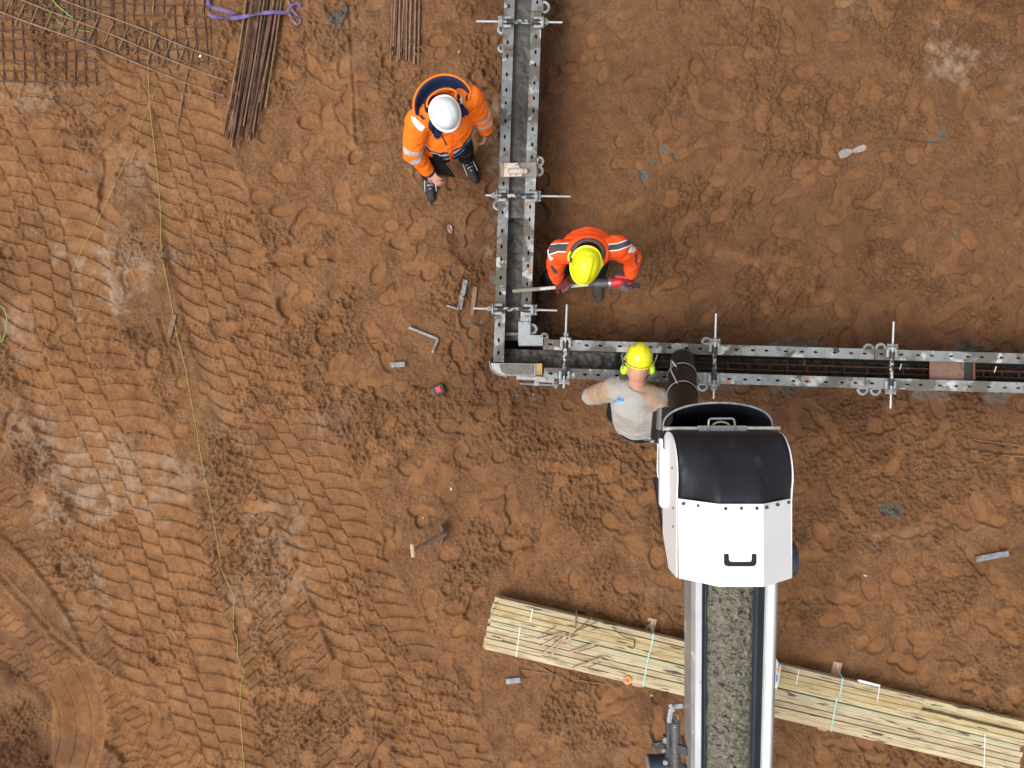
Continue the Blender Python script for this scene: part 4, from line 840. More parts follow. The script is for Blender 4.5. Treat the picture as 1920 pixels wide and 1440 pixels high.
def hand(mb, wrist, dirv, palm_n, curl, sc=1.0, thumb=1, r=.0088, thcurl=.5):
    """palm and five separate fingers; palm_n = direction the palm faces, thumb=+-1 picks its side"""
    d_ = dirv.normalized(); n = (palm_n - d_ * palm_n.dot(d_)).normalized(); s_ = d_.cross(n) * thumb
    c = wrist + d_ * .045 * sc; mb.ell(c, (.050 * sc, .041 * sc, .016 * sc), Matrix((d_, s_, n)).transposed(), 16, 10)
    mb.cap(wrist - d_ * .03, wrist + d_ * .02, .026 * sc, .027 * sc)
    L = [.074, .084, .078, .060]
    for i in range(4):
        off = (1.5 - i) * .0205 * sc; b = wrist + d_ * (.082 + [0, .006, .003, -.006][i]) * sc + s_ * off; dd = (d_ + s_ * (1.5 - i) * .06).normalized(); cu = curl * (1 + .08 * i); p = b
        for k, fr in enumerate((.45, .30, .25)):
            dd = (Matrix.Rotation(cu * (1, 1.15, .8)[k], 3, d_.cross(n)) @ dd); q = p + dd * L[i] * fr * sc; mb.cap(p, q, r * sc * (1, .95, .88)[k] * (1.08 if i < 3 else .95), r * sc * (.95, .9, .8)[k], 10); p = q
    b = wrist + d_ * .028 * sc + s_ * .034 * sc; dd = (d_ * .7 + s_ * .75 + n * thcurl).normalized(); p = b
    for k, l_ in enumerate((.038, .032)):
        q = p + dd * l_ * sc; mb.cap(p, q, .0115 * sc, .0100 * sc, 10); p = q; dd = (dd + d_ * .5 + n * thcurl * .6 - s_ * .35).normalized()
def torso_frames(j):
    R_ = (j['shR'] - j['shL']); R_.normalize(); hr = j.get('hipdir', R_)
    up1 = (j['neck'] - j['chest']).normalized(); up0 = (j['chest'] - j['pelvis']).normalized()
    return R_, hr, up0, up1
def body(name, label, loc, j, head_F, skinmat, group=None):
    t = thing(name, label, 'person', loc, group); mb = MB(); R_, hr, up0, up1 = torso_frames(j)
    mid = j['pelvis'].lerp(j['chest'], .5)
    sweep_ell(mb, [(j['pelvis'], .150, .105, hr, up0), (mid, .128, .095, hr.lerp(R_, .5), up0), (j['chest'], .150, .105, R_, up1), (j['neck'] - up1 * .06, .120, .075, R_, up1)], 7)
    mb.cap(j['neck'] - up1 * .05, j['head'] + head_F @ V(0, -.02, -.05) , .062, .055)
    for s_ in 'LR':
        mb.cap(j['neck'] - up1 * .06, j['sh' + s_], .06, .055); mb.cap(j['sh' + s_], j['el' + s_], .050, .038); mb.cap(j['el' + s_], j['wr' + s_], .040, .026)
        mb.cap(j['hip' + s_], j['kn' + s_], .080, .052); mb.cap(j['kn' + s_], j['an' + s_], .052, .036); f = j['toe' + s_] - j['an' + s_]; f.z = 0
        mb.cap(j['an' + s_] + V(0, 0, -.03), V(*(j['an' + s_] + f * .8).xy, j['toe' + s_].z + .01), .022, .014)
    hd = j['head']; F3 = head_F
    mb.ell(hd, (.074, .094, .108), F3); mb.ell(hd + F3 @ V(0, .035, -.055), (.056, .052, .055), F3)                 # skull, jaw
    mb.cap(hd + F3 @ V(0, .094, -.006), hd + F3 @ V(0, .108, -.030), .008, .013, 10)                                # nose
    mb.ell(hd + F3 @ V(0, .086, -.062), (.024, .010, .006), F3); mb.ell(hd + F3 @ V(0, .082, -.073), (.020, .010, .006), F3)   # lips
    mb.ell(hd + F3 @ V(0, .072, -.098), (.022, .018, .014), F3); mb.ell(hd + F3 @ V(0, .083, .018), (.050, .014, .009), F3)    # chin, brow
    for s_ in (-1, 1): mb.ell(hd + F3 @ V(s_ * .076, -.004, -.018), (.010, .018, .030), F3)                           # ears
    for h in j['hands']: hand(mb, *h)
    vs, nr, fs = solidify(mb, .0052, 2, .5); b = obj('body', (vs, fs), skinmat, t, 'all')
    for s_ in (-1, 1):
        mb = MB(); mb.ell(hd + F3 @ V(s_ * .031, .088, .000), (.0125, .006, .007), F3); obj('eye', mb, EYE, t, 'all')
    return t
EYE = mat('eye', (.5, .48, .45), None, rough=.2)
def garment(t, name, mb, m, voxel=.0065, smooth=4, amp=.006, sc=9, seed=0, assign=None):
    vs, nr, fs = solidify(mb, voxel, smooth); vs = folds(vs, nr, amp, sc, seed)
    mats = m if isinstance(m, list) else [m]; o = obj(name, (vs, fs), mats, t, 'all')
    if assign:
        va = np.array(vs); ce = np.array([va[list(f)].mean(0) for f in fs]); idx = np.array([assign(V(*c)) for c in ce], dtype=np.int32); o.data.polygons.foreach_set('material_index', idx)
    o['_'] = 0; del o['_']
    return o, BVHTree.FromPolygons([tuple(v) for v in vs], fs)
CAMP = V(0, 0, H)
def decal(t, name, bvh, poly, m, off=.0025, thick=.0015, cuts=3):
    """a flat patch sewn onto a garment: outline in photo pixels, laid on the cloth's own surface"""
    bm = bmesh.new(); vs = [bm.verts.new(V((x - 960) * K0, (720 - y) * K0, 0)) for x, y in poly]; bm.faces.new(vs); bmesh.ops.triangulate(bm, faces=bm.faces[:])
    for _ in range(cuts): bmesh.ops.subdivide_edges(bm, edges=[e for e in bm.edges if e.calc_length() > .012], cuts=1); bmesh.ops.triangulate(bm, faces=bm.faces[:])
    last = None
    for v in bm.verts:
        d_ = (v.co - CAMP).normalized(); h = bvh.ray_cast(CAMP, d_)
        if h[0] is None: h = (bvh.find_nearest(CAMP + d_ * (last or 5.6))[0],) + (V(0, 0, 1),)
        else: last = (h[0] - CAMP).length
        v.co = h[0] + (h[1] if h[1].z > 0 else -h[1]).normalized() * off
    mb = MB(); bm.verts.index_update(); mb.add([v.co.copy() for v in bm.verts], [tuple(v.index for v in f.verts) for f in bm.faces]); bm.free()
    return obj(name, mb, m, t, 'all')
def seg_t(p, a, b):
    d_ = b - a; t = max(0, min(1, (p - a).dot(d_) / d_.length_squared)); return t, (p - a - d_ * t).length
def helmet_mesh(F, c, rx, ry, rz, brim=.012, ridge=(), bow=0, n=48, low=-.35):
    """shell with a short rolled brim; F local frame (x right, y forward, z up)"""
    def f(u, v):
        a = 2 * math.pi * u; el = lerp(math.pi / 2, low, v); ce, se = math.cos(el), math.sin(el)
        sgn = lambda x, p: math.copysign(abs(x) ** p, x)
        x = rx * sgn(math.cos(a), .95) * max(ce, 0) ** .85; y = ry * sgn(math.sin(a), .95) * max(ce, 0) ** .85
        if y > 0: y *= 1 + bow
        z = rz * se; 
        for (w, h_) in ridge:
            if abs(x) < w and y > -ry * .8: z += h_ * min(1, (w - abs(x)) / .006) * max(0, se) ** .3
        return c + F @ V(x, y, z)
    mb = MB(); mb.grid(f, n, 26); return mb
def frame(yaw, pitch=0, roll=0):
    """yaw: heading of the face in the ground plane (0 = image up), pitch > 0 looks down"""
    return Matrix.Rotation(yaw, 3, 'Z') @ Matrix.Rotation(-pitch, 3, 'X') @ Matrix.Rotation(roll, 3, 'Y')
def helmet(t, F, c, m, rx=.108, ry=.140, rz=.125, bow=.05, ridge=(), peak=.02):
    mb = helmet_mesh(F, c, rx, ry, rz, ridge=ridge, bow=bow, low=-.12); h = obj('helmet', mb, m, t, 'all', 0, .004)
    pts = []
    for k in range(56):
        a = 2 * math.pi * k / 56; y = math.sin(a); yy = ry * math.copysign(abs(y) ** .95, y) * ((1 + bow) if y > 0 else 1); ex = 1.045 + (peak / ry if y > 0 else 0) * max(0, y) ** 2
        pts.append(c + F @ V(rx * 1.05 * math.copysign(abs(math.cos(a)) ** .95, math.cos(a)), yy * ex, -.020))
    mb = MB(); mb.tube(pts, (.0095, .005), 8, closed=True, flat=F @ V(0, 0, 1)); obj('brim', mb, m, h, True); return h
def shoe(t, ank, toe, m, name='boot', sole=None, h=.10, w=.048):
    f = V(*(toe - ank).xy, 0).normalized(); mb = MB(); z = toe.z
    mb.ell(ank - f * .045 + V(0, 0, z - ank.z + .045), (.045, .042, .045)); mb.cap(ank + V(0, 0, -.02), ank + V(0, 0, h * .6), .052, .056)
    for k in range(8):
        u = k / 7; c = ank.lerp(toe, u); c.z = z + lerp(.065, .032, u); q = math.sin(math.pi * min(1, u * .8 + .2)) ; mb.ell(c - f * .03 * u, (.042, .036 + .014 * q, .045 - .013 * u), Matrix((f, V(-f.y, f.x, 0), V(0, 0, 1))).transposed())
    vs, nr, fs = solidify(mb, .006, 3); o = obj(name, (vs, fs), m, t, 'all')
    mb = MB(); s_ = V(-f.y, f.x, 0); a = ank - f * .088; b = toe - f * .0; L = (b - a).length; out = []
    for k in range(24):
        an = 2 * math.pi * k / 24; u = math.cos(an); v = math.sin(an); ww = .040 + .011 * (u > 0) * u; q = (a + b) / 2 + f * u * L / 2 + s_ * v * ww; out.append((q.x, q.y))
    mb.prism(out, z, z + .018); obj('sole', mb, sole or M['blackp'], o); return o

# ================= man in the orange jacket and white helmet, looking down beside the left rail
j = dict(pelvis=V(-.505, 1.80, .95), chest=V(-.465, 1.855, 1.30), neck=V(-.445, 1.845, 1.49), head=V(-.428, 1.765, 1.62),
         shL=V(-.635, 1.765, 1.42), shR=V(-.285, 1.925, 1.42), elL=V(-.700, 1.63, 1.16), elR=V(-.215, 1.875, 1.15), wrL=V(-.610, 1.555, .955), wrR=V(-.190, 1.862, .93),
         hipL=V(-.585, 1.775, .92), hipR=V(-.415, 1.845, .92), knL=V(-.640, 1.730, .50), knR=V(-.375, 1.850, .50), anL=V(-.690, 1.745, .09), anR=V(-.385, 1.885, .09),
         toeL=V(-.680, 1.545, .0), toeR=V(-.300, 1.705, .0), hipdir=V(.92, .38, 0))
z_ = gz(-.69, 1.6); 
j['hands'] = [(V(-.607, 1.548, .945), V(.60, -.62, -.25), V(.35, .45, -.8), .34, .92, -1), (V(-.192, 1.858, .915), V(-.06, -.42, -.75), V(-.9, .2, -.1), .30, .95, 1)]
F1 = frame(R(180 + 22), R(38), R(0))
p1 = body('person', 'man in an orange hooded jacket and white helmet, holding a black folder', (-.50, 1.75, gz(-.5, 1.75)), j, F1, M['skin'])
helmet(p1, frame(R(180 + 22), R(22)), V(-.430, 1.742, 1.668), M['hwhite'], .089, .098, .112, .02, ridge=((.030, .005), (.010, .004)), peak=.012)
mb = MB(); R_, hr, up0, up1 = torso_frames(j)
bt = lambda f: j['pelvis'].lerp(j['chest'], f) + V(.05, -.13, 0) * 0
fw = V(.37, -.93, 0)
sweep_ell(mb, [(j['pelvis'] + V(0, 0, -.06) + fw * .02, .200, .160, hr, up0), (j['pelvis'].lerp(j['chest'], .5) + fw * .03, .208, .172, hr.lerp(R_, .5), up0), (j['chest'] + fw * .01, .212, .158, R_, up1), (j['neck'] - up1 * .06, .168, .110, R_, up1)], 8)
for s_ in 'LR':
    mb.cap(j['neck'] - up1 * .04, j['sh' + s_], .085, .088); mb.cap(j['sh' + s_], j['el' + s_], .088, .072); mb.cap(j['el' + s_], j['wr' + s_], .070, .050)
    mb.cap(j['el' + s_].lerp(j['wr' + s_], .72), j['wr' + s_] , .056, .050)
def as1(p):
    for s_ in 'LR':
        t1, d1 = seg_t(p, j['sh' + s_], j['el' + s_]); t2, d2 = seg_t(p, j['el' + s_], j['wr' + s_])
        if min(d1, d2) < .096 and p.z < 1.42 and abs((p - j['chest']).dot(R_)) > .185:
            if d1 < d2 and .72 < t1 < .88: return 1
            if d2 <= d1 and .02 < t2 < .20: return 1
            if d2 <= d1 and t2 > .985: return 2
            return 0
    zz = p.z + .12 * max(0, 0)
    if zz > 1.155: return 0
    if abs((p - j['pelvis']).dot(V(.92, .38, 0)) - .0) < .012 and (p - j['pelvis']).dot(fw) > 0: return 0
    if 1.085 < zz < 1.125 or .975 < zz < 1.015: return 1
    return 2
o1, b1 = garment(p1, 'jacket', mb, [M['orange'], M['silver'], M['nvcloth']], .0068, 3, .013, 9, 3, as1)
decal(p1, 'shoulder_patch', b1, [(771, 218), (777, 220), (797, 238), (791, 246), (784, 243), (775, 231)], M['whcloth'])
decal(p1, 'shoulder_patch', b1, [(858, 171), (865, 180), (867.5, 193), (863, 195), (858, 184)], M['whcloth'])
decal(p1, 'zip', b1, [(827, 253), (829, 252), (838.5, 271.5), (836, 272.5)], M['nvcloth'])
decal(p1, 'front_seam', b1, [(847, 252), (850, 252), (849, 283), (852, 300), (849, 303), (846, 283)], M['redor'])
decal(p1, 'pocket_zip', b1, [(797, 275), (799, 274), (807, 283), (805, 284)], M['nvcloth'])
# hood lying open on the back
hc = V(-.462, 1.865, 1.50); Rh = V(.92, .40, 0).normalized(); Bh = V(-.37, .93, 0).normalized()
def hood_s(u, v):
    a = lerp(-.12, 1.12, u) * math.pi; w = lerp(.104, .198, v); k = max(0, math.sin(a)); back_ = lerp(.066, .172, v)
    z = .085 - .10 * math.sin(math.pi * min(1, v * 1.15)) - .035 * v - .05 * (1 - k) * v
    return hc + Rh * (-math.cos(a)) * w * (1 if k > 0 else .9) + Bh * (math.sin(a) * (back_ if a < math.pi and a > 0 else .10) - .02) + V(0, 0, z + .02)
mb = MB(); mb.grid(hood_s, 40, 14); hd_ = obj('hood', mb, M['nvcloth'], p1, 'all', 0, .006)
mb = MB(); mb.tube([hood_s(u / 40, 1) for u in range(41)], (.010, .009), 8); obj('hood_edge', mb, M['orange'], hd_, True)
mb = MB(); mb.tube([hood_s(u / 40, 0) for u in range(41)], (.007, .008), 8); obj('collar_edge', mb, M['orange'], hd_, True)
mb = MB(); mb.grid(lambda u, v: hood_s(u, 1) + V(0, 0, -.012 - .10 * v) + (hood_s(u, 1) - hc) * (-.05 - .18 * v), 40, 6); obj('hood_back', mb, M['orange'], hd_, 'all', 0, .006)
# standing collar and its two navy flaps
def coll(u, v):
    a = 2 * math.pi * u; r = lerp(.098, .088, v); return V(-.440, 1.80, 1.475) + Rh * math.cos(a) * r + Bh * math.sin(a) * r * 1.12 + V(0, 0, v * .085 - .02)
mb = MB(); mb.grid(coll, 36, 6); obj('collar', mb, M['nvcloth'], p1, 'all', 0, .012)
decal(p1, 'collar_flap', b1, [(863, 193), (868, 196), (878, 208), (876, 213), (870, 217), (862, 219), (857, 210)], M['nvcloth'], .012)
decal(p1, 'collar_flap', b1, [(806, 221), (802, 232), (803, 238), (812, 249), (818, 259), (824, 256), (830, 246), (821, 238)], M['nvcloth'], .012)
mb = MB(); sweep_ell(mb, [(j['pelvis'] + V(0, 0, .02), .172, .125, hr, V(0, 0, 1)), (j['pelvis'] + V(0, 0, -.10), .172, .125, hr, V(0, 0, 1))], 4)
for s_ in 'LR': mb.cap(j['hip' + s_], j['kn' + s_], .098, .075); mb.cap(j['kn' + s_], j['an' + s_] + V(0, 0, .03), .076, .066)
garment(p1, 'trousers', mb, M['blcloth'], .008, 4, .008, 8, 5)
for s_, nm in (('L', 'boot'), ('R', 'boot')):
    j['toe' + s_].z = gz(*j['toe' + s_].xy) + .004; sh = shoe(p1, j['an' + s_], j['toe' + s_], M['boot'])
    f = V(*(j['toe' + s_] - j['an' + s_]).xy, 0).normalized(); q = V(-f.y, f.x, 0); bz = j['toe' + s_].z
    mb = MB()
    for k in range(4):
        c = j['an' + s_].lerp(j['toe' + s_], .28 + .13 * k); c.z = bz + .112 - .017 * k; mb.tube([c - q * .026 - V(0, 0, .008), c + V(0, 0, .004), c + q * .026 - V(0, 0, .008)], .0035, 6)
    obj('laces', mb, M['silver'], sh, True)
    mb = MB()
    for e in (-1, 1):
        c0 = j['an' + s_].lerp(j['toe' + s_], .15) + q * .043 * e; c1 = j['an' + s_].lerp(j['toe' + s_], .62) + q * .048 * e; c0.z = bz + .085; c1.z = bz + .052; mb.tube([c0, c0.lerp(c1, .5) + V(0, 0, .004), c1], .0032, 6)
    obj('piping', mb, M['silver'], sh, True)
q = [P(797, 286, 1.0), P(812, 284, .96), P(843, 318, .86), P(828, 338, .86)]
fa, fb, fc_, fd = V(-.620, 1.665, 1.02), V(-.540, 1.615, 1.03), V(-.470, 1.575, .90), V(-.545, 1.555, .88)
u_ = (fd - fa).normalized(); w_ = (fb - fa).normalized(); n_ = u_.cross(w_).normalized(); n_ = n_ if n_.z > 0 else -n_
mb = MB(); cst = (fa + fb + fc_ + fd) / 4; u2 = ((fd + fc_) / 2 - (fa + fb) / 2).normalized(); w2 = n_.cross(u2); mb.box(cst, (.26, .18, .014), Matrix((u2, w2, n_)).transposed()); tag(obj('folder', mb, M['folderm'], bevel=.004), 'thin black folder held against his thigh by the man in the white helmet', 'folder')

# ================= man in the red orange jacket, bent over the channel with the vibrator
j = dict(pelvis=V(.555, .985, .93), chest=V(.525, .945, 1.24), neck=V(.505, .885, 1.395), head=V(.490, .800, 1.46),
         shL=V(.325, .905, 1.33), shR=V(.722, .935, 1.33), elL=V(.312, .835, 1.10), elR=V(.855, .885, 1.12), wrL=V(.330, .765, .93), wrR=V(.862, .795, .965),
         hipL=V(.46, .965, .90), hipR=V(.64, .975, .90), knL=V(.345, .860, .52), knR=V(.655, .850, .53), anL=V(.300, .865, .09), anR=V(.690, .900, .09), toeL=V(.235, .700, 0), toeR=V(.735, .700, 0), hipdir=V(1, .05, 0))
rodA = P(963, 546, .66); rodB = P(1112, 532, .91)
j['hands'] = [(V(.338, .765, .945), V(.45, -.42, -.22), V(.15, .25, -.95), .95, 1.02, -1), (V(.862, .785, .975), V(-.30, -.50, -.20), V(-.15, .35, -.9), .85, 1.02, 1)]
F2 = frame(R(180 + 6), R(62), R(0))
p2 = body('person', 'man in a red orange jacket and clean yellow helmet, holding a vibrator in the channel', (.52, .90, gz(.52, .9)), j, F2, M['skin'])
F2h = frame(R(180 - 12), R(32))
hm = helmet(p2, F2h, V(.488, .792, 1.505), M['hyel'], .092, .113, .112, .10, ridge=((.040, .016),), peak=.022)
for s_, (x, y) in ((-1, (1070, 488)), (1, (1119, 510))):
    p = P(x, y, 1.50); mb = MB(); mb.box(p, (.012, .032, .02), frame(R(-12))); obj('clip', mb, M['blackp'], hm, bevel=.003)
mb = MB(); mb.box(P(1103, 470.5, 1.585), (.012, .009, .006), frame(R(45))); obj('badge', mb, M['steel'], hm)
for s_, q in ((-1, [(1070, 472), (1066, 480), (1067, 490)]), (1, [(1128, 486), (1130, 494), (1126, 503)])):
    mb = MB(); mb.tube([P(*a, 1.485) for a in q], .008, 8); obj('side_cover', mb, M['lime'], hm, True)
mb = MB(); R_, hr, up0, up1 = torso_frames(j)
sweep_ell(mb, [(j['pelvis'] + V(0, 0, -.04), .178, .140, hr, up0), (j['pelvis'].lerp(j['chest'], .5), .170, .140, hr.lerp(R_, .5), up0), (j['chest'], .196, .145, R_, up1), (j['neck'] - up1 * .05, .165, .100, R_, up1)], 8)
for s_ in 'LR':
    mb.cap(j['neck'] - up1 * .03, j['sh' + s_], .085, .082); mb.cap(j['sh' + s_], j['el' + s_], .080, .064); mb.cap(j['el' + s_], j['wr' + s_], .062, .046)
def as2(p): return 0
o2, b2 = garment(p2, 'jacket', mb, [M['redor']], .0068, 3, .013, 9, 9)
def patch2(pts, m, nm, off=.0025): decal(p2, nm, b2, pts, m, off)
patch2([(1029.5, 459), (1045, 456.5), (1066, 456), (1067, 473.5), (1046, 473), (1028, 479.5), (1027, 468)], M['whcloth'], 'shoulder_piping')
patch2([(1031, 461), (1045, 458.5), (1066, 458), (1067, 471.5), (1046, 471), (1029, 477)], M['dkband'], 'shoulder_band', .0045)
patch2([(1141, 457.5), (1158, 456), (1177, 449), (1189, 449), (1188, 457), (1175, 464), (1158, 470), (1139, 471.5)], M['whcloth'], 'shoulder_piping')
patch2([(1141, 459.5), (1158, 458), (1178, 451), (1187, 451), (1186, 456), (1174, 462), (1158, 468), (1139, 469.5)], M['dkband'], 'shoulder_band', .0045)
patch2([(1028.5, 478), (1038, 484), (1036, 487), (1033, 489), (1029, 483)], M['whcloth'], 'sleeve_patch')
patch2([(1177, 473), (1184, 459), (1191, 462), (1191, 471), (1186, 474)], M['whcloth'], 'sleeve_patch')
patch2([(1032, 498), (1036, 497), (1044, 508), (1045, 512), (1040, 512), (1035, 506)], M['dkband'], 'sleeve_band')
patch2([(1191, 470), (1194, 478), (1195.5, 496), (1193, 498), (1190, 488)], M['dkband'], 'sleeve_band')
# collar ring with brown lining behind the helmet
hc2 = V(.508, .878, 1.435)
def coll2(u, v):
    a = 2 * math.pi * u; r = lerp(.125, .088, v); return hc2 + V(math.cos(a) * r * .98, math.sin(a) * r * .80, -.02 + .075 * math.sin(math.pi * .62 * v) * (1 if math.sin(a) > -.4 else .6))
mb = MB(); mb.grid(coll2, 40, 10); cc = obj('collar', mb, M['lining'], p2, 'all', 0, .012)
mb = MB(); mb.tube([hc2 + V(math.cos(a) * .126, math.sin(a) * .104, -.008) for a in [2 * math.pi * k / 40 for k in range(40)]], (.022, .020), 10, closed=True); obj('hood_roll', mb, M['redor'], cc, True)
mb = MB(); mb.ell(V(.506, .868, 1.462), (.088, .076, .040)); obj('collar_inside', mb, M['blcloth'], p2, 'all')  # black ellipsoid filling the inside of the collar ring
mb = MB(); sweep_ell(mb, [(j['pelvis'] + V(0, 0, .02), .155, .120, hr, V(0, 0, 1)), (j['pelvis'] + V(0, 0, -.10), .160, .120, hr, V(0, 0, 1))], 4)
for s_ in 'LR': mb.cap(j['hip' + s_], j['kn' + s_], .095, .076); mb.cap(j['kn' + s_], j['an' + s_] + V(0, 0, .03), .076, .064)
garment(p2, 'trousers', mb, M['blcloth'], .008, 4, .008, 8, 15)
for s_ in 'LR': j['toe' + s_].z = gz(*j['toe' + s_].xy) + .004; shoe(p2, j['an' + s_], j['toe' + s_], M['bootm'])
for h, s_ in zip(j['hands'], 'LR'):
    mb = MB(); hh = list(h); hh[4] = h[4] * 1.10; hand(mb, *hh, r=.0100); mb.cap(j['wr' + s_].lerp(j['el' + s_], .10), j['wr' + s_], .040, .036); vs, nr, fs = solidify(mb, .005, 2)
    dirv = h[1].normalized(); wp = h[0]
    o = obj('glove', (vs, fs), [M['glove'], M['gloveg']], p2, 'all')
    va = np.array(vs); k = np.array([1 if (V(*va[list(f)].mean(0)) - wp).dot(dirv) > .088 + .01 * math.sin(i) else 0 for i, f in enumerate(fs)], dtype=np.int32); o.data.polygons.foreach_set('material_index', k)
# the vibrator
t = thing('concrete_vibrator', 'red and black cordless vibrator with a long cement coated pole in the gloved hands', 'power tool', (.5, .76, .6))
mb = MB(); mb.cap(P(964, 545.5, .62), P(1013, 541.5, .70), .0155, .0155, 12); obj('vibrating_head', mb, M['pole'], t, True)
mb = MB(); mb.cap(P(1012, 541.6, .70), P(1108, 533, .88), .0135, .0135, 12); obj('shaft', mb, M['polew'], t, True)
tA = P(1112, 532, .90); tB = P(1164, 529, .955); x_ = (tB - tA).normalized()
mb = MB(); mb.rod(P(1104, 533, .885), P(1116, 532, .905), .018, .028, 12); mb.rod(P(1114, 532, .90), P(1142, 530, .93), .034, .040, 16); obj('gearbox', mb, M['steeldk'], t, True, .003)
mb = MB(); mb.rod(P(1142, 530, .93), P(1147, 529.8, .935), .045, n=16); obj('collar_ring', mb, M['steel'], t, True, .003)
mb = MB(); mb.cap(P(1148, 530, .94), P(1162, 528.5, .955), .038, .032, 14); mb.cap(P(1160, 528, .955), P(1180, 530, .955), .022, .018, 12); obj('motor_housing', mb, M['red'], t, True)
mb = MB(); mb.cap(P(1172, 531, .955), P(1196, 536, .93), .019, .018, 12); obj('rubber_grip', mb, M['blackp'], t, True)
mb = MB(); mb.box(P(1163, 517, .96), (.105, .050, .07), frame(R(-6))); obj('battery', mb, M['blackp'], t, bevel=.006)
mb = MB(); mb.box(P(1164, 520.5, .972), (.085, .020, .06), frame(R(-6))); obj('battery_stripe', mb, M['red'], t, bevel=.004)

# ================= man in the grey sweater, seen from behind, leaning to the channel
j = dict(pelvis=V(.925, -.290, .93), chest=V(.880, -.165, 1.22), neck=V(.848, -.005, 1.385), head=V(.842, .105, 1.445),
         shL=V(.690, -.040, 1.32), shR=V(1.010, -.110, 1.31), elL=V(.560, -.085, 1.10), elR=V(1.130, -.130, 1.10), wrL=V(.612, -.080, .86), wrR=V(1.165, -.010, 1.15),
         hipL=V(.835, -.255, .90), hipR=V(1.010, -.285, .90), knL=V(.825, -.165, .52), knR=V(1.040, -.170, .52), anL=V(.845, -.255, .09), anR=V(1.070, -.260, .09), toeL=V(.810, -.085, 0), toeR=V(1.090, -.080, 0), hipdir=V(.985, -.17, 0))
j['hands'] = [(V(.615, -.078, .845), V(.12, .05, -.9), V(.9, .1, .0), .35, 1.0, 1), (V(1.168, -.005, 1.16), V(.10, .55, .25), V(.35, .2, -.9), .8, 1.05, -1)]
F3 = frame(R(-2), R(48))
p3 = body('person', 'man in a dirty grey sweater and scuffed yellow helmet with green ear muffs', (.92, -.2, gz(.92, -.2)), j, F3, M['skin'])
F3h = frame(R(-3), R(58))
hm = helmet(p3, F3h, V(.846, .170, 1.470), M['hyel2'], .088, .100, .100, .02, ridge=((.028, .006),), peak=.0)
for s_ in (-1, 1):
    p = P(1171 if s_ < 0 else 1220.5, 691.5, 1.42); Fm = frame(R(s_ * 14), R(14), 0)
    mb = MB(); mb.ell(p, (.028, .040, .050), Fm); e = obj('ear_muff', mb, M['lime'], hm, 'all')
    mb = MB(); mb.ell(p + V(-s_ * .021, 0, 0), (.014, .036, .044), Fm); obj('cushion', mb, M['blackp'], e, 'all')
    mb = MB(); mb.tube([p + V(s_ * .015, .03, .035), p + V(s_ * .030, .09, .075), p + V(s_ * -.005, .125, .115), V(.842 + s_ * .086, .15, 1.49)], .0032, 6); mb.tube([p + V(s_ * .015, .03, .035), p + V(s_ * .018, -.004, .046)], .0035, 6); obj('wire_arm', mb, M['steel'], e, True)
    mb = MB(); mb.box(V(.842 + s_ * .090, .140, 1.475), (.012, .035, .03), F3h); obj('mount', mb, M['blackp'], hm, bevel=.003)
mb = MB(); mb.tube([V(.842 + .076 * math.cos(a), .085 + .060 * math.sin(a), 1.415 + .01 * math.sin(a)) for a in [math.pi + math.pi * k / 16 for k in range(17)]], (.011, .016), 8); obj('head_strap', mb, M['blackp'], hm, True)
mb = MB(); mb.ell(V(.842, .085, 1.425), (.066, .070, .062), F3); obj('hair', mb, mat('short_brown_hair', (.10, .055, .032), (.16, .09, .055), 60, .8, 0, .001, 200), p3, 'all')
mb = MB(); R_, hr, up0, up1 = torso_frames(j)
sweep_ell(mb, [(j['pelvis'] + V(0, 0, .0), .190, .135, hr, up0), (j['pelvis'].lerp(j['chest'], .5) + V(0, 0, 0), .188, .138, hr.lerp(R_, .5), up0), (j['chest'], .198, .130, R_, up1), (j['neck'] - up1 * .055, .150, .078, R_, up1)], 8)
for s_ in 'LR':
    mb.cap(j['neck'] - up1 * .055, j['sh' + s_], .072, .080); mb.cap(j['sh' + s_], j['el' + s_], .082, .068); mb.cap(j['el' + s_], j['wr' + s_], .058, .040)
o3, b3 = garment(p3, 'sweater', mb, [M['greyf']], .0068, 3, .014, 9, 21)
mb = MB(); mb.tube([j['neck'] - up1 * .012 + R_ * .078 * math.cos(a) + up1.cross(R_) * .070 * math.sin(a) for a in [2 * math.pi * k / 32 for k in range(32)]], (.011, .009), 8, closed=True); obj('neckband', mb, M['greyf'], p3, True)
# printed emblem: a pointed double peak with a curved stroke and blue waves, and faint blue lettering strokes below it
decal(p3, 'emblem', b3, [(1150, 756.5), (1152, 752), (1156, 748), (1161, 745), (1162.5, 746), (1157, 749.5), (1153, 754)], M['bluei'])
decal(p3, 'emblem', b3, [(1156.5, 753), (1160.5, 746), (1162.5, 744.5), (1164, 747), (1165.5, 750.5), (1168.5, 745.5), (1170.5, 752.5), (1168.5, 753), (1167.8, 749.5), (1165.8, 754), (1163.8, 752), (1161.8, 747.5), (1158.5, 753)], M['bluei'])
decal(p3, 'emblem', b3, [(1155.5, 750.5), (1160.5, 750), (1160, 752.5), (1163, 751), (1166, 752.3), (1169.5, 751), (1170, 754), (1165, 754.5), (1165, 757), (1158, 755.5), (1159, 753.6), (1155, 752.5)], M['bluel'])
for k in range(17):
    x = 1174 + k * 2.3; y = 753.5 + k * .82
    decal(p3, 'lettering', b3, [(x, y), (x + 1.5, y + .5), (x + 1.5, y + (1.4 if k % 3 else 2.2)), (x, y + 1.1)], M['bluel'], cuts=1)
for k in range(8):
    x = 1186 + k * 2.3; y = 761 + k * .8
    decal(p3, 'lettering', b3, [(x, y), (x + 1.3, y + .4), (x + 1.3, y + 1.3), (x, y + .9)], M['bluel'], cuts=1)
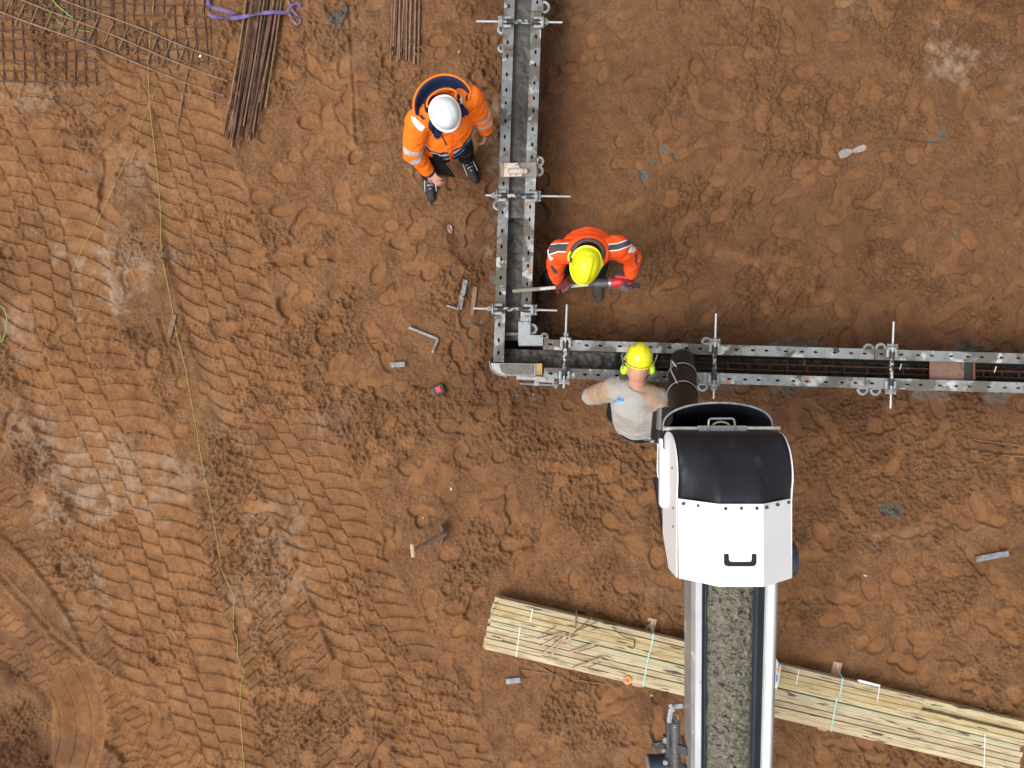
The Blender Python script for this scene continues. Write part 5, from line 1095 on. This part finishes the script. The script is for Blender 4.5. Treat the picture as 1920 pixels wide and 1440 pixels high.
mb = MB(); sweep_ell(mb, [(j['pelvis'] + V(0, -.012, .0), .182, .135, hr, up0), (j['pelvis'] + V(0, 0, -.12), .170, .130, hr, V(0, 0, 1))], 4)
for s_ in 'LR': mb.cap(j['hip' + s_], j['kn' + s_], .096, .074); mb.cap(j['kn' + s_], j['an' + s_] + V(0, 0, .03), .074, .064)
garment(p3, 'trousers', mb, M['blcloth'], .008, 4, .007, 8, 25)
for s_ in 'LR': j['toe' + s_].z = gz(*j['toe' + s_].xy) + .004; shoe(p3, j['an' + s_], j['toe' + s_], M['bootm'])
# ------------------------------------------------------------------ timber bundle
random.seed(8)
dirT = V(math.cos(R(-13.3)), math.sin(R(-13.3)), 0); nT = V(-dirT.y, dirT.x, 0)   # nT points up in the photo
oT = P(906, 1218, .14); oT.z = 0                                                 # lower left corner
tb = thing('timber_bundle', 'long strapped bundle of pale green and yellow sawn battens under the conveyor', 'timber', (oT.x + 2.2, oT.y - .3, gz(oT.x + 2.2, oT.y - .3)))
Ft = Matrix((dirT, nT, V(0, 0, 1))).transposed()
def batten(s0, s1, n0, z0, w, h, m, nm='batten'):
    mb = MB(); sag = random.uniform(-.004, .004); ks = 10
    vs = []; c = .003
    for k in range(ks + 1):
        s_ = lerp(s0, s1, k / ks); o = oT + dirT * s_ + nT * (n0 + sag * math.sin(math.pi * k / ks)); o.z = z0 + .0015 * math.sin(k * 1.3)
        for a, b in ((c, 0), (w - c, 0), (w, c), (w, h - c), (w - c, h), (c, h), (0, h - c), (0, c)): vs.append(o + nT * a + V(0, 0, b))
    fs = [tuple(range(7, -1, -1)), tuple(ks * 8 + i for i in range(8))] + [(k * 8 + i, k * 8 + (i + 1) % 8, k * 8 + 8 + (i + 1) % 8, k * 8 + 8 + i) for k in range(ks) for i in range(8)]
    mb.add(vs, fs); return obj(nm, mb, m, tb)
zb = .035; hB = .044; N_ = 9; wB = .0452
for lay in range(2):
    for i in range(N_):
        e0 = random.uniform(-.012, .012); e1 = 4.52 + random.uniform(-.03, .03) - (.98 if lay == 1 and i == N_ - 2 else 0); m = WOODS[[4, 3, 2, 0, 4, 2, 3, 0, 1][(i + lay * 2) % 9] if random.random() < .8 else 0]
        batten(e0, e1 + .02 * (i % 2), i * (wB + .0046) + .0, zb + lay * (hB + .001), wB, hB, m)
for i in range(3):
    batten(.01 + .01 * i, 3.62 + .006 * i, (N_ - 3) * (wB + .0046) + i * (wB + .0035) + .012, zb + 2 * (hB + .001), wB, hB, [WOODS[1], WOODS[1], WOODS[4]][i])
nw = N_ * (wB + .0046)
for s_ in (1.33, 2.93):
    mb = MB(); mb.box(oT + dirT * s_ + nT * (nw / 2 + .03) + V(0, 0, .012), (.075, nw + .14, .045), Ft); obj('bearer', mb, M['block'], tb, False, .003)
for s_, sk, m, w_ in ((1.36, -.03, 'mint', .012), (2.96, -.03, 'mint', .012)):
    a = oT + dirT * s_ ; pts = []
    zt = zb + 2 * (hB + .001) + .003; zt3 = zb + 3 * (hB + .001) + .004
    for n_, z in ((-.004, .01), (-.004, zt - .01), (0, zt), (nw * .5, zt + .001), (nw * .655, zt + .004), (nw * .68, zt3), (nw + .012, zt3), (nw + .016, zt3 - .01), (nw + .05, .045), (nw + .09, .036)):
        q = a + nT * n_ + dirT * (sk * n_ / nw * .9); pts.append(V(q.x, q.y, z))
    mb = MB(); mb.tube(pts, (w_ * .5, .0012), 6, flat=nT.cross(V(0, 0, 1)) * 0 + V(0, 0, 1)) if False else [mb.bar(pts[k], pts[k + 1], w_, .002) for k in range(len(pts) - 1) if (pts[k + 1] - pts[k]).length > .004]
    obj('strap', mb, M['mint'], tb)
for (x0, y0, x1, y1, z) in [(999, 1141, 994, 1166, .175), (975.5, 1174.5, 967.5, 1232, .13), (1498, 1256, 1493, 1283, .175), (1649, 1288, 1645, 1316, .175), (1847, 1376, 1845, 1440, .13), (1166, 1201, 1165, 1203, .13)]:
    mb = MB(); mb.bar(P(x0, y0, z), P(x1, y1, z), .007, .002); obj('strap', mb, M['wstrap'], tb)
# loose sticks lying on the timber
stk = [(1007, 1199, 1060, 1186, 's'), (1012, 1213, 1060, 1187, 's'), (1018, 1226, 1062, 1191, 's'), (1032, 1230, 1063, 1192, 's'), (1060, 1201, 1115, 1181, 's'), (1064, 1209, 1078, 1155, 's'), (1068, 1223, 1115, 1207, 's'), (1083, 1222, 1123, 1210, 't'),
       (1073, 1253, 1128, 1234, 's'), (1101, 1251, 1127, 1241, 't'), (1016, 1189, 1042, 1175, 't'), (1079, 1178, 1081, 1144, 't'), (1078, 1184, 1127, 1163, 't'), (1075, 1188, 1111, 1157, 't')]
slab = ['topmost stick of the fan of pale sticks on the timber', 'second stick of the fan on the timber', 'third stick of the fan on the timber', 'lowest and steepest stick of the fan on the timber', 'pale stick on the timber pointing up right from the upright one', 'long pale stick standing almost upright across the timber edge',
        'short pale stick right of the fan of sticks', 'dark thin stick just under the short pale one', 'pale stick nearest the lower edge of the timber', 'small dark stick beside the lowest pale one', 'dark twig above the fan of sticks', 'rusty twig sticking out over the upper timber edge', 'long dark twig crossing the yellow battens', 'dark twig crossing over the upper timber edge']
for (x0, y0, x1, y1, k), lb in zip(stk, slab):
    z = .155 if k == 's' else .185; a = P(x0, y0, z - .012 if x0 < 1075 else z); b = P(x1, y1, z + .02); mb = MB(); m_ = a.lerp(b, .5) + V(0, 0, .006)
    if k == 's': mb.bar(a, b, .014, .009)
    else: mb.tube([a, m_, b], .0045, 6)
    tag(obj('stick' if k == 's' else 'twig', mb, M['stick' if k == 's' else 'twig']), lb, 'stick')
mb = MB(); mb.tube([P(1147, 1175, .19), P(1165, 1191, .2), P(1180, 1198, .19), P(1189, 1200, .185), P(1190, 1212, .185), P(1186, 1216, .185), P(1176, 1212, .18)], .0045, 6); tag(obj('bent_wire', mb, M['rustdk']), 'bent rusty wire hook lying on the yellow battens left of the strap', 'wire')
# orange disc
a = P(1176, 1275, .13); t = thing('grinding_disc', 'round orange disc with a steel centre lying on the timber', 'disc', (a.x, a.y, .126))
mb = MB(); mb.rod(a + V(0, 0, .0), a + V(0, 0, .010), .036, n=28); obj('disc_body', mb, M['orangep'], t, True, .002)
mb = MB(); mb.rod(a + V(0, 0, .009), a + V(0, 0, .0125), .015, n=20); obj('hub', mb, M['steel'], t, True)
mb = MB(); mb.rod(a + V(0, 0, .012), a + V(0, 0, .0145), .007, n=16); obj('bore', mb, M['rustdk'], t, True)
mb = MB(); mb.prism([((a + V(*q, 0)).x, (a + V(*q, 0)).y) for q in [(-.034, .012), (-.02, .014), (-.022, -.012), (-.033, -.010)]], a.z + .0103, a.z + .0112); obj('label_print', mb, M['bluei'], t)
# paper things
mb = MB(); q = [P(x, y, .20) for x, y in [(1608, 1276), (1613, 1275), (1652, 1285), (1650, 1289), (1645, 1288), (1612, 1280)]]; mb.prism([(p.x, p.y) for p in q], .185, .192); tag(obj('delivery_note', mb, M['paper'], bevel=.001), 'folded white paper tucked at the upper edge of the timber bundle', 'paper')
a = P(1459, 1262, .22); t = thing('plastic_packet', 'crumpled white plastic packet with blue and orange print beside the conveyor', 'packaging', (a.x, a.y, .18))
mb = MB(); vs = [P(x, y, z) for x, y, z in [(1452, 1231, .20), (1456, 1236, .24), (1460, 1244, .26), (1465, 1247, .23), (1463, 1262, .25), (1460, 1280, .23), (1456, 1293, .2), (1450, 1285, .2), (1450, 1255, .21)]]; c_ = P(1457, 1262, .27)
mb.add(vs + [c_], [(i, (i + 1) % 9, 9) for i in range(9)]); obj('film', mb, M['paper'], t, False, 0, .002)
mb = MB(); mb.bar(P(1459.5, 1252, .268), P(1459, 1259, .272), .018, .002); obj('orange_print', mb, M['orangep'], t)
mb = MB(); mb.bar(P(1461, 1244, .262), P(1460.5, 1250, .264), .012, .002); obj('blue_print', mb, M['bluei'], t)
mb = MB(); mb.bar(P(1457, 1266, .27), P(1456, 1279, .25), .010, .002); obj('blue_print', mb, M['bluei'], t)
# ------------------------------------------------------------------ reinforcement bars and mesh
def lying(pts_px, r, zoff=.004, n=1, sink=0):
    out = []
    for (a, b) in zip(pts_px[:-1], pts_px[1:]):
        L = math.hypot(b[0] - a[0], b[1] - a[1]); k = max(1, int(L / 12))
        for i in range(k):
            t = i / k; x, y = lerp(a[0], b[0], t), lerp(a[1], b[1], t); p = P(x, y, 0); out.append(p)
    out.append(P(*pts_px[-1], 0)); return out
def settle(pts, r, sink=0., stiff=9, mx=False):
    z = [gz(p.x, p.y) for p in pts]; zs = []
    if mx: z = [max(z[max(0, i - 2):i + 3]) for i in range(len(z))]
    for i in range(len(z)):
        w = z[max(0, i - stiff):i + stiff + 1]; zs.append(sum(w) / len(w) + .7 * r - sink)
    return [V(p.x, p.y, zz) for p, zz in zip(pts, zs)]
def bar_obj(name, px, r, m, parent=None, sink=0., lift=0., stiff=9, n=8):
    pts = settle(lying(px, r), r, sink, stiff); pts = [p + V(0, 0, lift) for p in pts]; mb = MB(); mb.tube(pts, r, n); return obj(name, mb, m, parent, True)
random.seed(21)
for k in range(34):
    u = k / 33 + random.uniform(-.02, .02); lay = random.choice([0, 0, 1, 2]); x0 = 462 + 66 * u + random.uniform(-4, 4) + 8; x1 = 424 + 62 * max(u, 0) ** 1.1 + random.uniform(-4, 6)
    yE = 232 + 34 * math.sin(u * 3.1) - 16 * u + random.uniform(-34, 26); xe = lerp(x0, x1, (yE + 30) / 290)
    o = bar_obj('rebar', [(x0 + 4, -60), (lerp(x0, xe, .5) + random.uniform(-2, 2), yE * .45), (xe, yE)], random.choice([.0065, .0075, .0085]), M['rustdk'] if k % 3 else M['rustmud'], lift=.006 + .015 * lay, stiff=30)
    tag(o, 'long dark rusty reinforcing bar in the pile under the violet sling', 'rebar', 'rebar in the left pile')
for k in range(17):
    u = k / 16 + random.uniform(-.02, .02); lay = random.choice([0, 1]); x0 = 735 + 56 * u + random.uniform(-2, 2); yE = 117 + random.uniform(-22, 16)
    o = bar_obj('rebar', [(x0 + random.uniform(-2, 2), -60), (728 + 60 * u + random.uniform(-2, 2), yE)], random.choice([.0065, .0075]), M['rustmud'] if k % 4 else M['rustdk'], lift=.002 + .013 * lay, stiff=30)
    tag(o, 'muddy brown reinforcing bar in the narrower pile near the top centre', 'rebar', 'rebar in the right pile')
for px, r, lb, s_ in [([(386, -20), (372, 60), (350, 140), (331, 240)], .006, 'long thin rebar lying across the mesh left of the dark pile', -.004), ([(392, 0), (397, 90), (404, 205)], .004, 'thin upright wire between the mesh and the dark rebar pile', 0),
                   ([(605, 631), (640, 633), (705, 636)], .0035, 'upper thin wire half buried in the mud left of the L shaped angle', .001), ([(615, 646.5), (705, 644)], .0045, 'lower thin wire half buried in the mud left of the L shaped angle', .0),
                   ([(730, 500), (739, 545)], .004, 'short wire stuck in the mud between the footprints', 0), ([(962, 1254), (1016, 1261), (1040, 1266)], .006, 'pale thin bar below the left end of the timber', 0), ([(1002, 1243), (1040, 1265), (1111, 1298)], .0065, 'long dark bar slanting away below the timber', 0),
                   ([(1075, 1273), (1110, 1279), (1153, 1284)], .006, 'dark bar below the orange disc', 0), ([(1261, 208), (1256, 236)], .004, 'small dark rod in the mud right of the vertical channel', 0), ([(1588, 298), (1588, 320)], .004, 'small dark rod under the crumpled film', 0),
                   ([(1760, 815), (1840, 826), (1930, 838)], .006, 'upper buried bar at the right edge below the channel', .002), ([(1800, 842), (1860, 852), (1930, 856)], .007, 'lower buried bar at the right edge below the channel', .002)]:
    tag(bar_obj('rebar', px, r, M['rustmud'] if r > .0045 else M['rustdk'], sink=s_), lb, 'rebar')
def mesh_sheet(label, xs, ys, fx, r=.0038, sink=.002, mt=None, ext=6):
    cx = fx(sum(xs) / len(xs), sum(ys) / len(ys)); a = P(*cx, 0); t = thing('reinforcing_mesh', label, 'steel mesh', (a.x, a.y, gz(a.x, a.y)))
    for x in xs:
        mb = MB(); y0, y1 = ys[0] - ext, ys[-1] + ext; n = max(2, int(abs(y1 - y0) / 10)); pts = [P(*fx(x + .9 * math.sin(k * .4 + x), lerp(y0, y1, k / n)), 0) for k in range(n + 1)]
        mb.tube(settle(pts, r, sink, 2), r, 6); obj('upright_wire', mb, mt or M['rustdk2'], t, True)
    for y in ys:
        mb = MB(); x0, x1 = xs[0] - ext, xs[-1] + ext; n = max(2, int(abs(x1 - x0) / 10)); pts = [P(*fx(lerp(x0, x1, k / n), y + .9 * math.sin(k * .5 + y)), 0) for k in range(n + 1)]
        mb.tube(settle(pts, r, sink - r * 1.6, 2), r, 6); obj('cross_wire', mb, mt or M['rustdk2'], t, True)
    return t
mesh_sheet('large square reinforcing mesh pressed into the mud at the left edge of the photo', [7 + 19.3 * k for k in range(-1, 10)], [18 + 19.6 * k for k in range(-2, 8)], lambda x, y: (x + (y - 80) * .02, y + (x - 100) * .004), .0054, -.006)
mesh_sheet('square reinforcing mesh half hidden behind the string near the top', [215 + 19 * k for k in range(0, 10)], [9 + 21 * k for k in range(-2, 6)], lambda x, y: (x + (y - 50) * .06, y + (x - 300) * .03), .0050, -.005)
mesh_sheet('muddy mesh in the top left corner of the photo', [30 + 20 * k for k in range(0, 10)], [-8 + 16 * k for k in range(-2, 3)], lambda x, y: (x, y + (x - 120) * .10), .0038, -.003)
# ladder of three long bars with short cross bars
a = P(220, 100, 0); t = thing('bar_ladder', 'three long slanting rusty bars tied together by short cross bars', 'reinforcement', (a.x, a.y, gz(a.x, a.y)))
for (x0, y0, x1, y1) in [(-20, 15, 422, 182), (20, -8, 430, 156), (95, -8, 436, 121)]:
    pts = [P(lerp(x0, x1, k / 40), lerp(y0, y1, k / 40) + 1.6 * math.sin(k * .25), 0) for k in range(41)]; mb = MB(); mb.tube([p + V(0, 0, .022) for p in settle(pts, .006, 0, 8)], .0072, 8); obj('long_bar', mb, M['rustmud'], t, True)
for k in range(13):
    x0 = 22 + k * 27.5; y0 = 2 + k * 6.2; dx = -19 - (k > 9) * 4; dy = 44 + (k > 9) * 12
    pts = [P(x0 + dx * u / 5, y0 + dy * u / 5, 0) for u in range(6)]; mb = MB(); mb.tube([p + V(0, 0, .012) for p in settle(pts, .005, 0, 8)], .0062, 8); obj('cross_bar', mb, M['rustmud'], t, True)
# violet lifting sling
a = P(470, 25, .05); zz = .060
t = thing('lifting_sling', 'violet webbing lifting sling thrown over the dark rebar pile', 'sling', (a.x, a.y, .03))
def ribbon(px, zs, w, m, nm, parent=t, tw=0):
    pts = [P(x, y, z) for (x, y), z in zip(px, zs)]; fine = []
    for i in range(len(pts) - 1):
        p0 = pts[max(i - 1, 0)]; p1_ = pts[i]; p2_ = pts[i + 1]; p3_ = pts[min(i + 2, len(pts) - 1)]
        for k in range(8):
            u = k / 8; fine.append(.5 * ((2 * p1_) + (p2_ - p0) * u + (2 * p0 - 5 * p1_ + 4 * p2_ - p3_) * u * u + (3 * p1_ - p0 - 3 * p2_ + p3_) * u ** 3))
    fine.append(pts[-1]); mb = MB(); vs = []; fs = []
    for i, p in enumerate(fine):
        d_ = (fine[min(i + 1, len(fine) - 1)] - fine[max(i - 1, 0)]).normalized(); s_ = V(-d_.y, d_.x, 0).normalized(); an = tw * math.sin(i * .35); s2 = s_ * math.cos(an) + V(0, 0, 1) * math.sin(an); n_ = s2.cross(d_)
        for q in (-1, 1):
            for r_ in (-1, 1): vs.append(p + s2 * q * w / 2 + n_ * r_ * .0025)
    for i in range(len(fine) - 1):
        b = i * 4; fs += [(b, b + 4, b + 5, b + 1), (b + 2, b + 3, b + 7, b + 6), (b, b + 2, b + 6, b + 4), (b + 1, b + 5, b + 7, b + 3)]
    mb.add(vs, fs); return obj(nm, mb, m, parent, True)
ribbon([(391, -8), (390, 6), (398, 14), (420, 20), (442, 26)], [.03, .03, .035, .05, .07], .030, M['purple'], 'webbing', tw=.5)
ribbon([(391, 26), (400, 31), (430, 34), (452, 32), (480, 27), (510, 23), (540, 24), (548, 20)], [.02, .025, .05, .085, .095, .09, .05, .03], .030, M['purple'], 'webbing', tw=.9)
ribbon([(536, -8), (542, 6), (546, 14), (552, 24), (562, 34), (561, 44), (556, 46), (549, 38), (543, 28), (538, 22), (545, 12), (553, 7), (562, 8), (560, 13)], [.02, .03, .035, .03, .02, .02, .03, .035, .04, .045, .05, .05, .04, .03], .019, M['purple'], 'webbing', tw=.6)
# strings
def string(px, r, m, label, lift=.002):
    pts = settle(lying(px, r), r, .002, 3, True); pts = [p + V(0, 0, lift) for p in pts]; mb = MB(); mb.tube(pts, r, 5); tag(obj('string', mb, m, None, True), label, 'string')
string([(289, -20), (285, 30), (277, 110), (279, 190), (287, 270), (297, 370), (305, 455), (318, 530), (333, 620), (352, 705), (372, 810), (387, 900), (403, 985), (418, 1070), (437, 1112), (440, 1118), (438, 1150), (439, 1178), (447, 1205), (446, 1227), (454, 1244), (458, 1258), (452, 1290), (450, 1330), (455, 1400), (460, 1460)], .0027, M['cord'], 'long yellow mason string running down the left part of the photo')
string([(290, 170), (270, 215), (250, 270), (225, 325), (205, 365), (180, 420), (155, 462), (135, 512)], .0020, M['cord'], 'faint tan string branching off to the lower left of the yellow one')
string([(92, -10), (112, 14), (134, 32), (155, 48)], .005, M['cordg'], 'bright lime string crossing the mesh near the top left'); string([(76, -8), (82, 8), (98, 26), (115, 45), (135, 58), (172, 62)], .003, M['cordg'], 'thin lime string beside the bright one near the top left')
string([(-14, 590), (2, 612), (6, 634), (4, 650), (-4, 656), (-16, 652)], .0036, M['cordg'], 'inner lime string loop at the left edge of the photo', .006); string([(-8, 565), (12, 580), (17, 597), (14, 622), (8, 640), (2, 652)], .004, M['cordg'], 'outer lime string loop at the left edge of the photo', .004)
# ------------------------------------------------------------------ small things on the mud
def flat_bar(px, w, h, m, name, label, cat, extra=None, bevel=.002):
    a, b = [P(x, y, 0) for x, y in px]; z = max(gz(lerp(a.x, b.x, k / 6), lerp(a.y, b.y, k / 6)) for k in range(7)) + h / 2 - .002; a.z = b.z = z; mb = MB(); mb.bar(a, b, w, h); return tag(obj(name, mb, m, None, False, bevel), label, cat)
def angle_iron(c, a, b, label, sw=.05, m='steelsc'):
    """two flat legs welded at c"""
    C3 = P(*c, 0); t = thing('angle_bracket', label, 'metal bracket', (C3.x, C3.y, gz(C3.x, C3.y)), 'L shaped steel brackets')
    for e, w_, tall, nm in ((a, sw[0], sw[2], 'long_leg'), (b, sw[1], sw[3], 'short_leg')):
        p = C3.copy(); q = P(*e, 0); zz = max(gz(p.x, p.y), gz(q.x, q.y)) + tall / 2 + .001; p.z = q.z = zz; mb = MB(); mb.bar(p, q, w_, tall); obj(nm, mb, M[m], t, False, .0015)
M['steelsc'] = mat('cement_splashed_steel', (.30, .31, .33), (.16, .16, .165), 14, .5, .3, .0004, 90, spots=[((.20, .12, .08), .55, 12, .07, .9), ((.46, .46, .45), .60, 18, .04, .8)])
M['polew2'] = mat('grey_weathered_steel', (.34, .33, .30), (.20, .19, .17), 18, .7, .1, 0)
angle_iron((861, 580), (873.5, 525), (838, 574), 'L shaped steel bracket standing left of the short rusty bar', (.040, .014, .012, .045))
angle_iron((821.5, 636), (767, 614.5), (811, 662), 'thin L shaped bracket lying farther left, open downwards', (.020, .020, .030, .030))
t = None
a = flat_bar([(891, 537), (885, 590)], .036, .012, M['rustmud'], 'flat_bar', 'short rusty flat bar sunk in the mud right of the standing bracket', 'metal bar')
mb = MB(); p = P(890.5, 543, .0); p.z = gz(p.x, p.y) + .017; mb.box(p, (.036, .05, .01), frame(R(-8))); e = obj('end_plate', mb, M['block'], a) if False else None
flat_bar([(731, 684.5), (760, 683)], .042, .04, M['steelsc'], 'steel_block', 'small grey hollow steel block left of the battery pack', 'metal block')
flat_bar([(949, 1276.5), (976, 1273.5)], .045, .02, M['steelsc'], 'steel_block', 'grey cement covered steel piece below the left end of the timber', 'metal block')
flat_bar([(1821, 1045), (1882, 1034)], .048, .028, M['steelsc'], 'flat_bar', 'grey spotted flat bar lying alone near the right edge', 'metal bar')
a = P(822, 731, 0); z_ = gz(a.x, a.y); t = thing('battery_pack', 'black and red battery pack lying in the mud left of the channel corner', 'battery', (a.x, a.y, z_)); Fb = frame(R(22))
mb = MB(); mb.box((a.x, a.y, z_ + .03), (.105, .085, .05), Fb); obj('housing', mb, M['blackp'], t, False, .008)
mb = MB(); mb.box(V(a.x, a.y, z_ + .058) + Fb @ V(.004, .004, 0), (.045, .05, .012), Fb); mb2 = obj('red_latch', mb, M['red'], t, False, .004)
mb = MB(); mb.box(V(a.x, a.y, z_ + .056) + Fb @ V(-.042, 0, 0), (.018, .072, .010), Fb); obj('rail', mb, M['steeldk'], t, False, .003)
a = P(843, 427, 0); z_ = gz(a.x, a.y) + .008; t = thing('metal_ring', 'small oval steel ring with a red inside, lying in the mud near the channel', 'ring', (a.x, a.y, z_))
mb = MB(); mb.tube([V(a.x + .017 * math.cos(q) - .006 * math.sin(q), a.y + .032 * math.sin(q), z_ + .006) for q in [2 * math.pi * k / 20 for k in range(20)]], .0055, 8, closed=True); obj('rim', mb, M['steel'], t, True)
mb = MB(); mb.ell((a.x, a.y, z_ + .002), (.013, .025, .005)); obj('inlay', mb, M['red'], t, 'all')
flat_bar([(852, 428), (862, 429)], .008, .006, M['twig'], 'twig', 'short twig right beside the small steel ring', 'stick')
# spade with a T handle
a = P(832, 1005, 0); zg = gz(a.x, a.y); t = thing('spade', 'old spade with a T handle, its curved blade stuck in the mud', 'spade', (a.x, a.y, zg))
mb = MB(); mb.tube([P(775.5, 1044, .42), P(773, 1020, .42)], (.020, .018), 10); obj('handle', mb, M['stick2'] if 'stick2' in M else mat('worn_ash_handle', (.50, .36, .22), (.38, .26, .16), 20, .6, stretch=(1, 4, 1)), t, True)
mb = MB(); mb.cap(P(775, 1032, .42), P(826, 1003, .14), .017, .018, 12); obj('shaft', mb, mat('dirty_shaft', (.17, .11, .075), (.30, .20, .13), 9, .8, 0, .0008, 80), t, True)
mb = MB(); mb.cap(P(822, 1005, .16), P(835, 1001, .11), .024, .020, 12); obj('socket', mb, M['rustmud'], t, True)
def blade(u, v):
    x, y = lerp(827.0, 831, v) + 6 * (1 - (2 * u - 1) ** 2) * .8 - 2, lerp(984, 1021, u) ; p = P(x, y, .12); p.z = lerp(.125, zg - .10, v); p.x += .03 * v; return p
mb = MB(); mb.grid(blade, 20, 8); obj('blade', mb, mat('muddy_blade', (.30, .22, .17), (.16, .10, .07), 16, .7, .2), t, 'all', 0, .006)
# crumpled film and the small scraps
a = P(1597, 286, 0); zg = gz(a.x, a.y); mb = MB()
def film(u, v):
    w = (u - .5) * 2; x = lerp(1573, 1624, u); wd = .040 * (1 - abs(w) ** 5) ** .5 * (.30 + .70 * abs(math.cos(u * math.pi)) ** .7) * (1.1 if u < .5 else .8); y0 = lerp(290, 276, u); p = P(x, y0, 0); p.y += (v - .5) * 2 * wd
    p.z = gz(p.x, p.y) + .006 + .016 * abs(mnoise.fractal(Vector((u * 9, v * 3.5, 2)), .7, 2, 4)) * (1 - abs(2 * v - 1) ** 3); return p
mb.grid(film, 50, 16); tag(obj('plastic_film', mb, M['film']), 'crumpled whitish plastic film on the mud in the upper right', 'plastic film')
for (x, y, w, h, rz, lb, m) in [(1677, 540, .030, .014, 20, 'black scrap left of the other scraps above the channel', 'blackp'), (1773, 550, .036, .012, 35, 'larger bluish black scrap with a pale dot above the channel', 'steeldk'), (1791, 555, .028, .012, 80, 'small slanted black scrap right of the larger one', 'blackp'),
                                 (1860, 560, .024, .014, 80, 'upright black scrap near the right edge above the channel', 'blackp'), (1880, 562, .028, .018, 10, 'last bluish black scrap near the right edge', 'steeldk'), (1620, 1078, .032, .012, -8, 'tiny white scrap right of the conveyor hood', 'wstrap'),
                                 (845, 918, .012, .030, 12, 'tiny upright white scrap above the spade', 'wstrap'), (908, 786, .026, .010, 15, 'tiny pale scrap below the channel corner', 'stick'), (792, 972, .012, .010, 0, 'tiny pale crumb left of the spade', 'wstrap'), (860, 97, .030, .012, 60, 'pale green scrap above the white helmet', 'mint'),
                                 (376, 106, .028, .020, 30, 'small white lump by the end of the ladder of bars', 'paper'), (770, 158, .030, .024, 10, 'small grey stone at the foot of the narrower rebar pile', 'steeldk'), (1220, 1300, .028, .024, 30, 'grey pebble under the timber beside the conveyor', 'galvc'), (1000, 740, .022, .018, 10, 'grey pebble of concrete below the long clamp', 'galvc')]:
    p = P(x, y, 0); p.z = gz(p.x, p.y) + .004; Fm = frame(R(rz)); mb = MB(); n_ = 7
    mb.prism([((p + Fm @ V(w / 2 * math.cos(q) * random.uniform(.8, 1.1), h / 2 * math.sin(q) * random.uniform(.8, 1.15), 0)).x, (p + Fm @ V(w / 2 * math.cos(q), h / 2 * math.sin(q), 0)).y) for q in [2 * math.pi * k / n_ for k in range(n_)]], p.z - .006, p.z + .006)
    tag(obj('scrap', mb, M[m], bevel=.002), lb, 'scrap')
# earth-covered chunk of timber left of the string
mb = MB(); a, b = P(318, 632, 0), P(332, 590, 0); a.z = gz(a.x, a.y) + .004; b.z = gz(b.x, b.y) + .008; mb.bar(a, b, .04, .02); tag(obj('wood_offcut', mb, M['twig'], bevel=.004), 'dark splintered piece of wood in the mud beside the yellow string', 'wood')
mb = MB(); mb.tube([P(868, 440, .01), P(871, 452, .02), P(868, 462, .02)], .012, 8); mb.v = [(v[0], v[1], v[2] + gz(v[0], v[1])) for v in mb.v]; tag(obj('dirt_lump', mb, mat('dark_clod', (.07, .04, .025), (.12, .08, .05), 40, .9, 0, .004, 60)), 'dark earth lump between the man in the white helmet and the channel', 'lump')
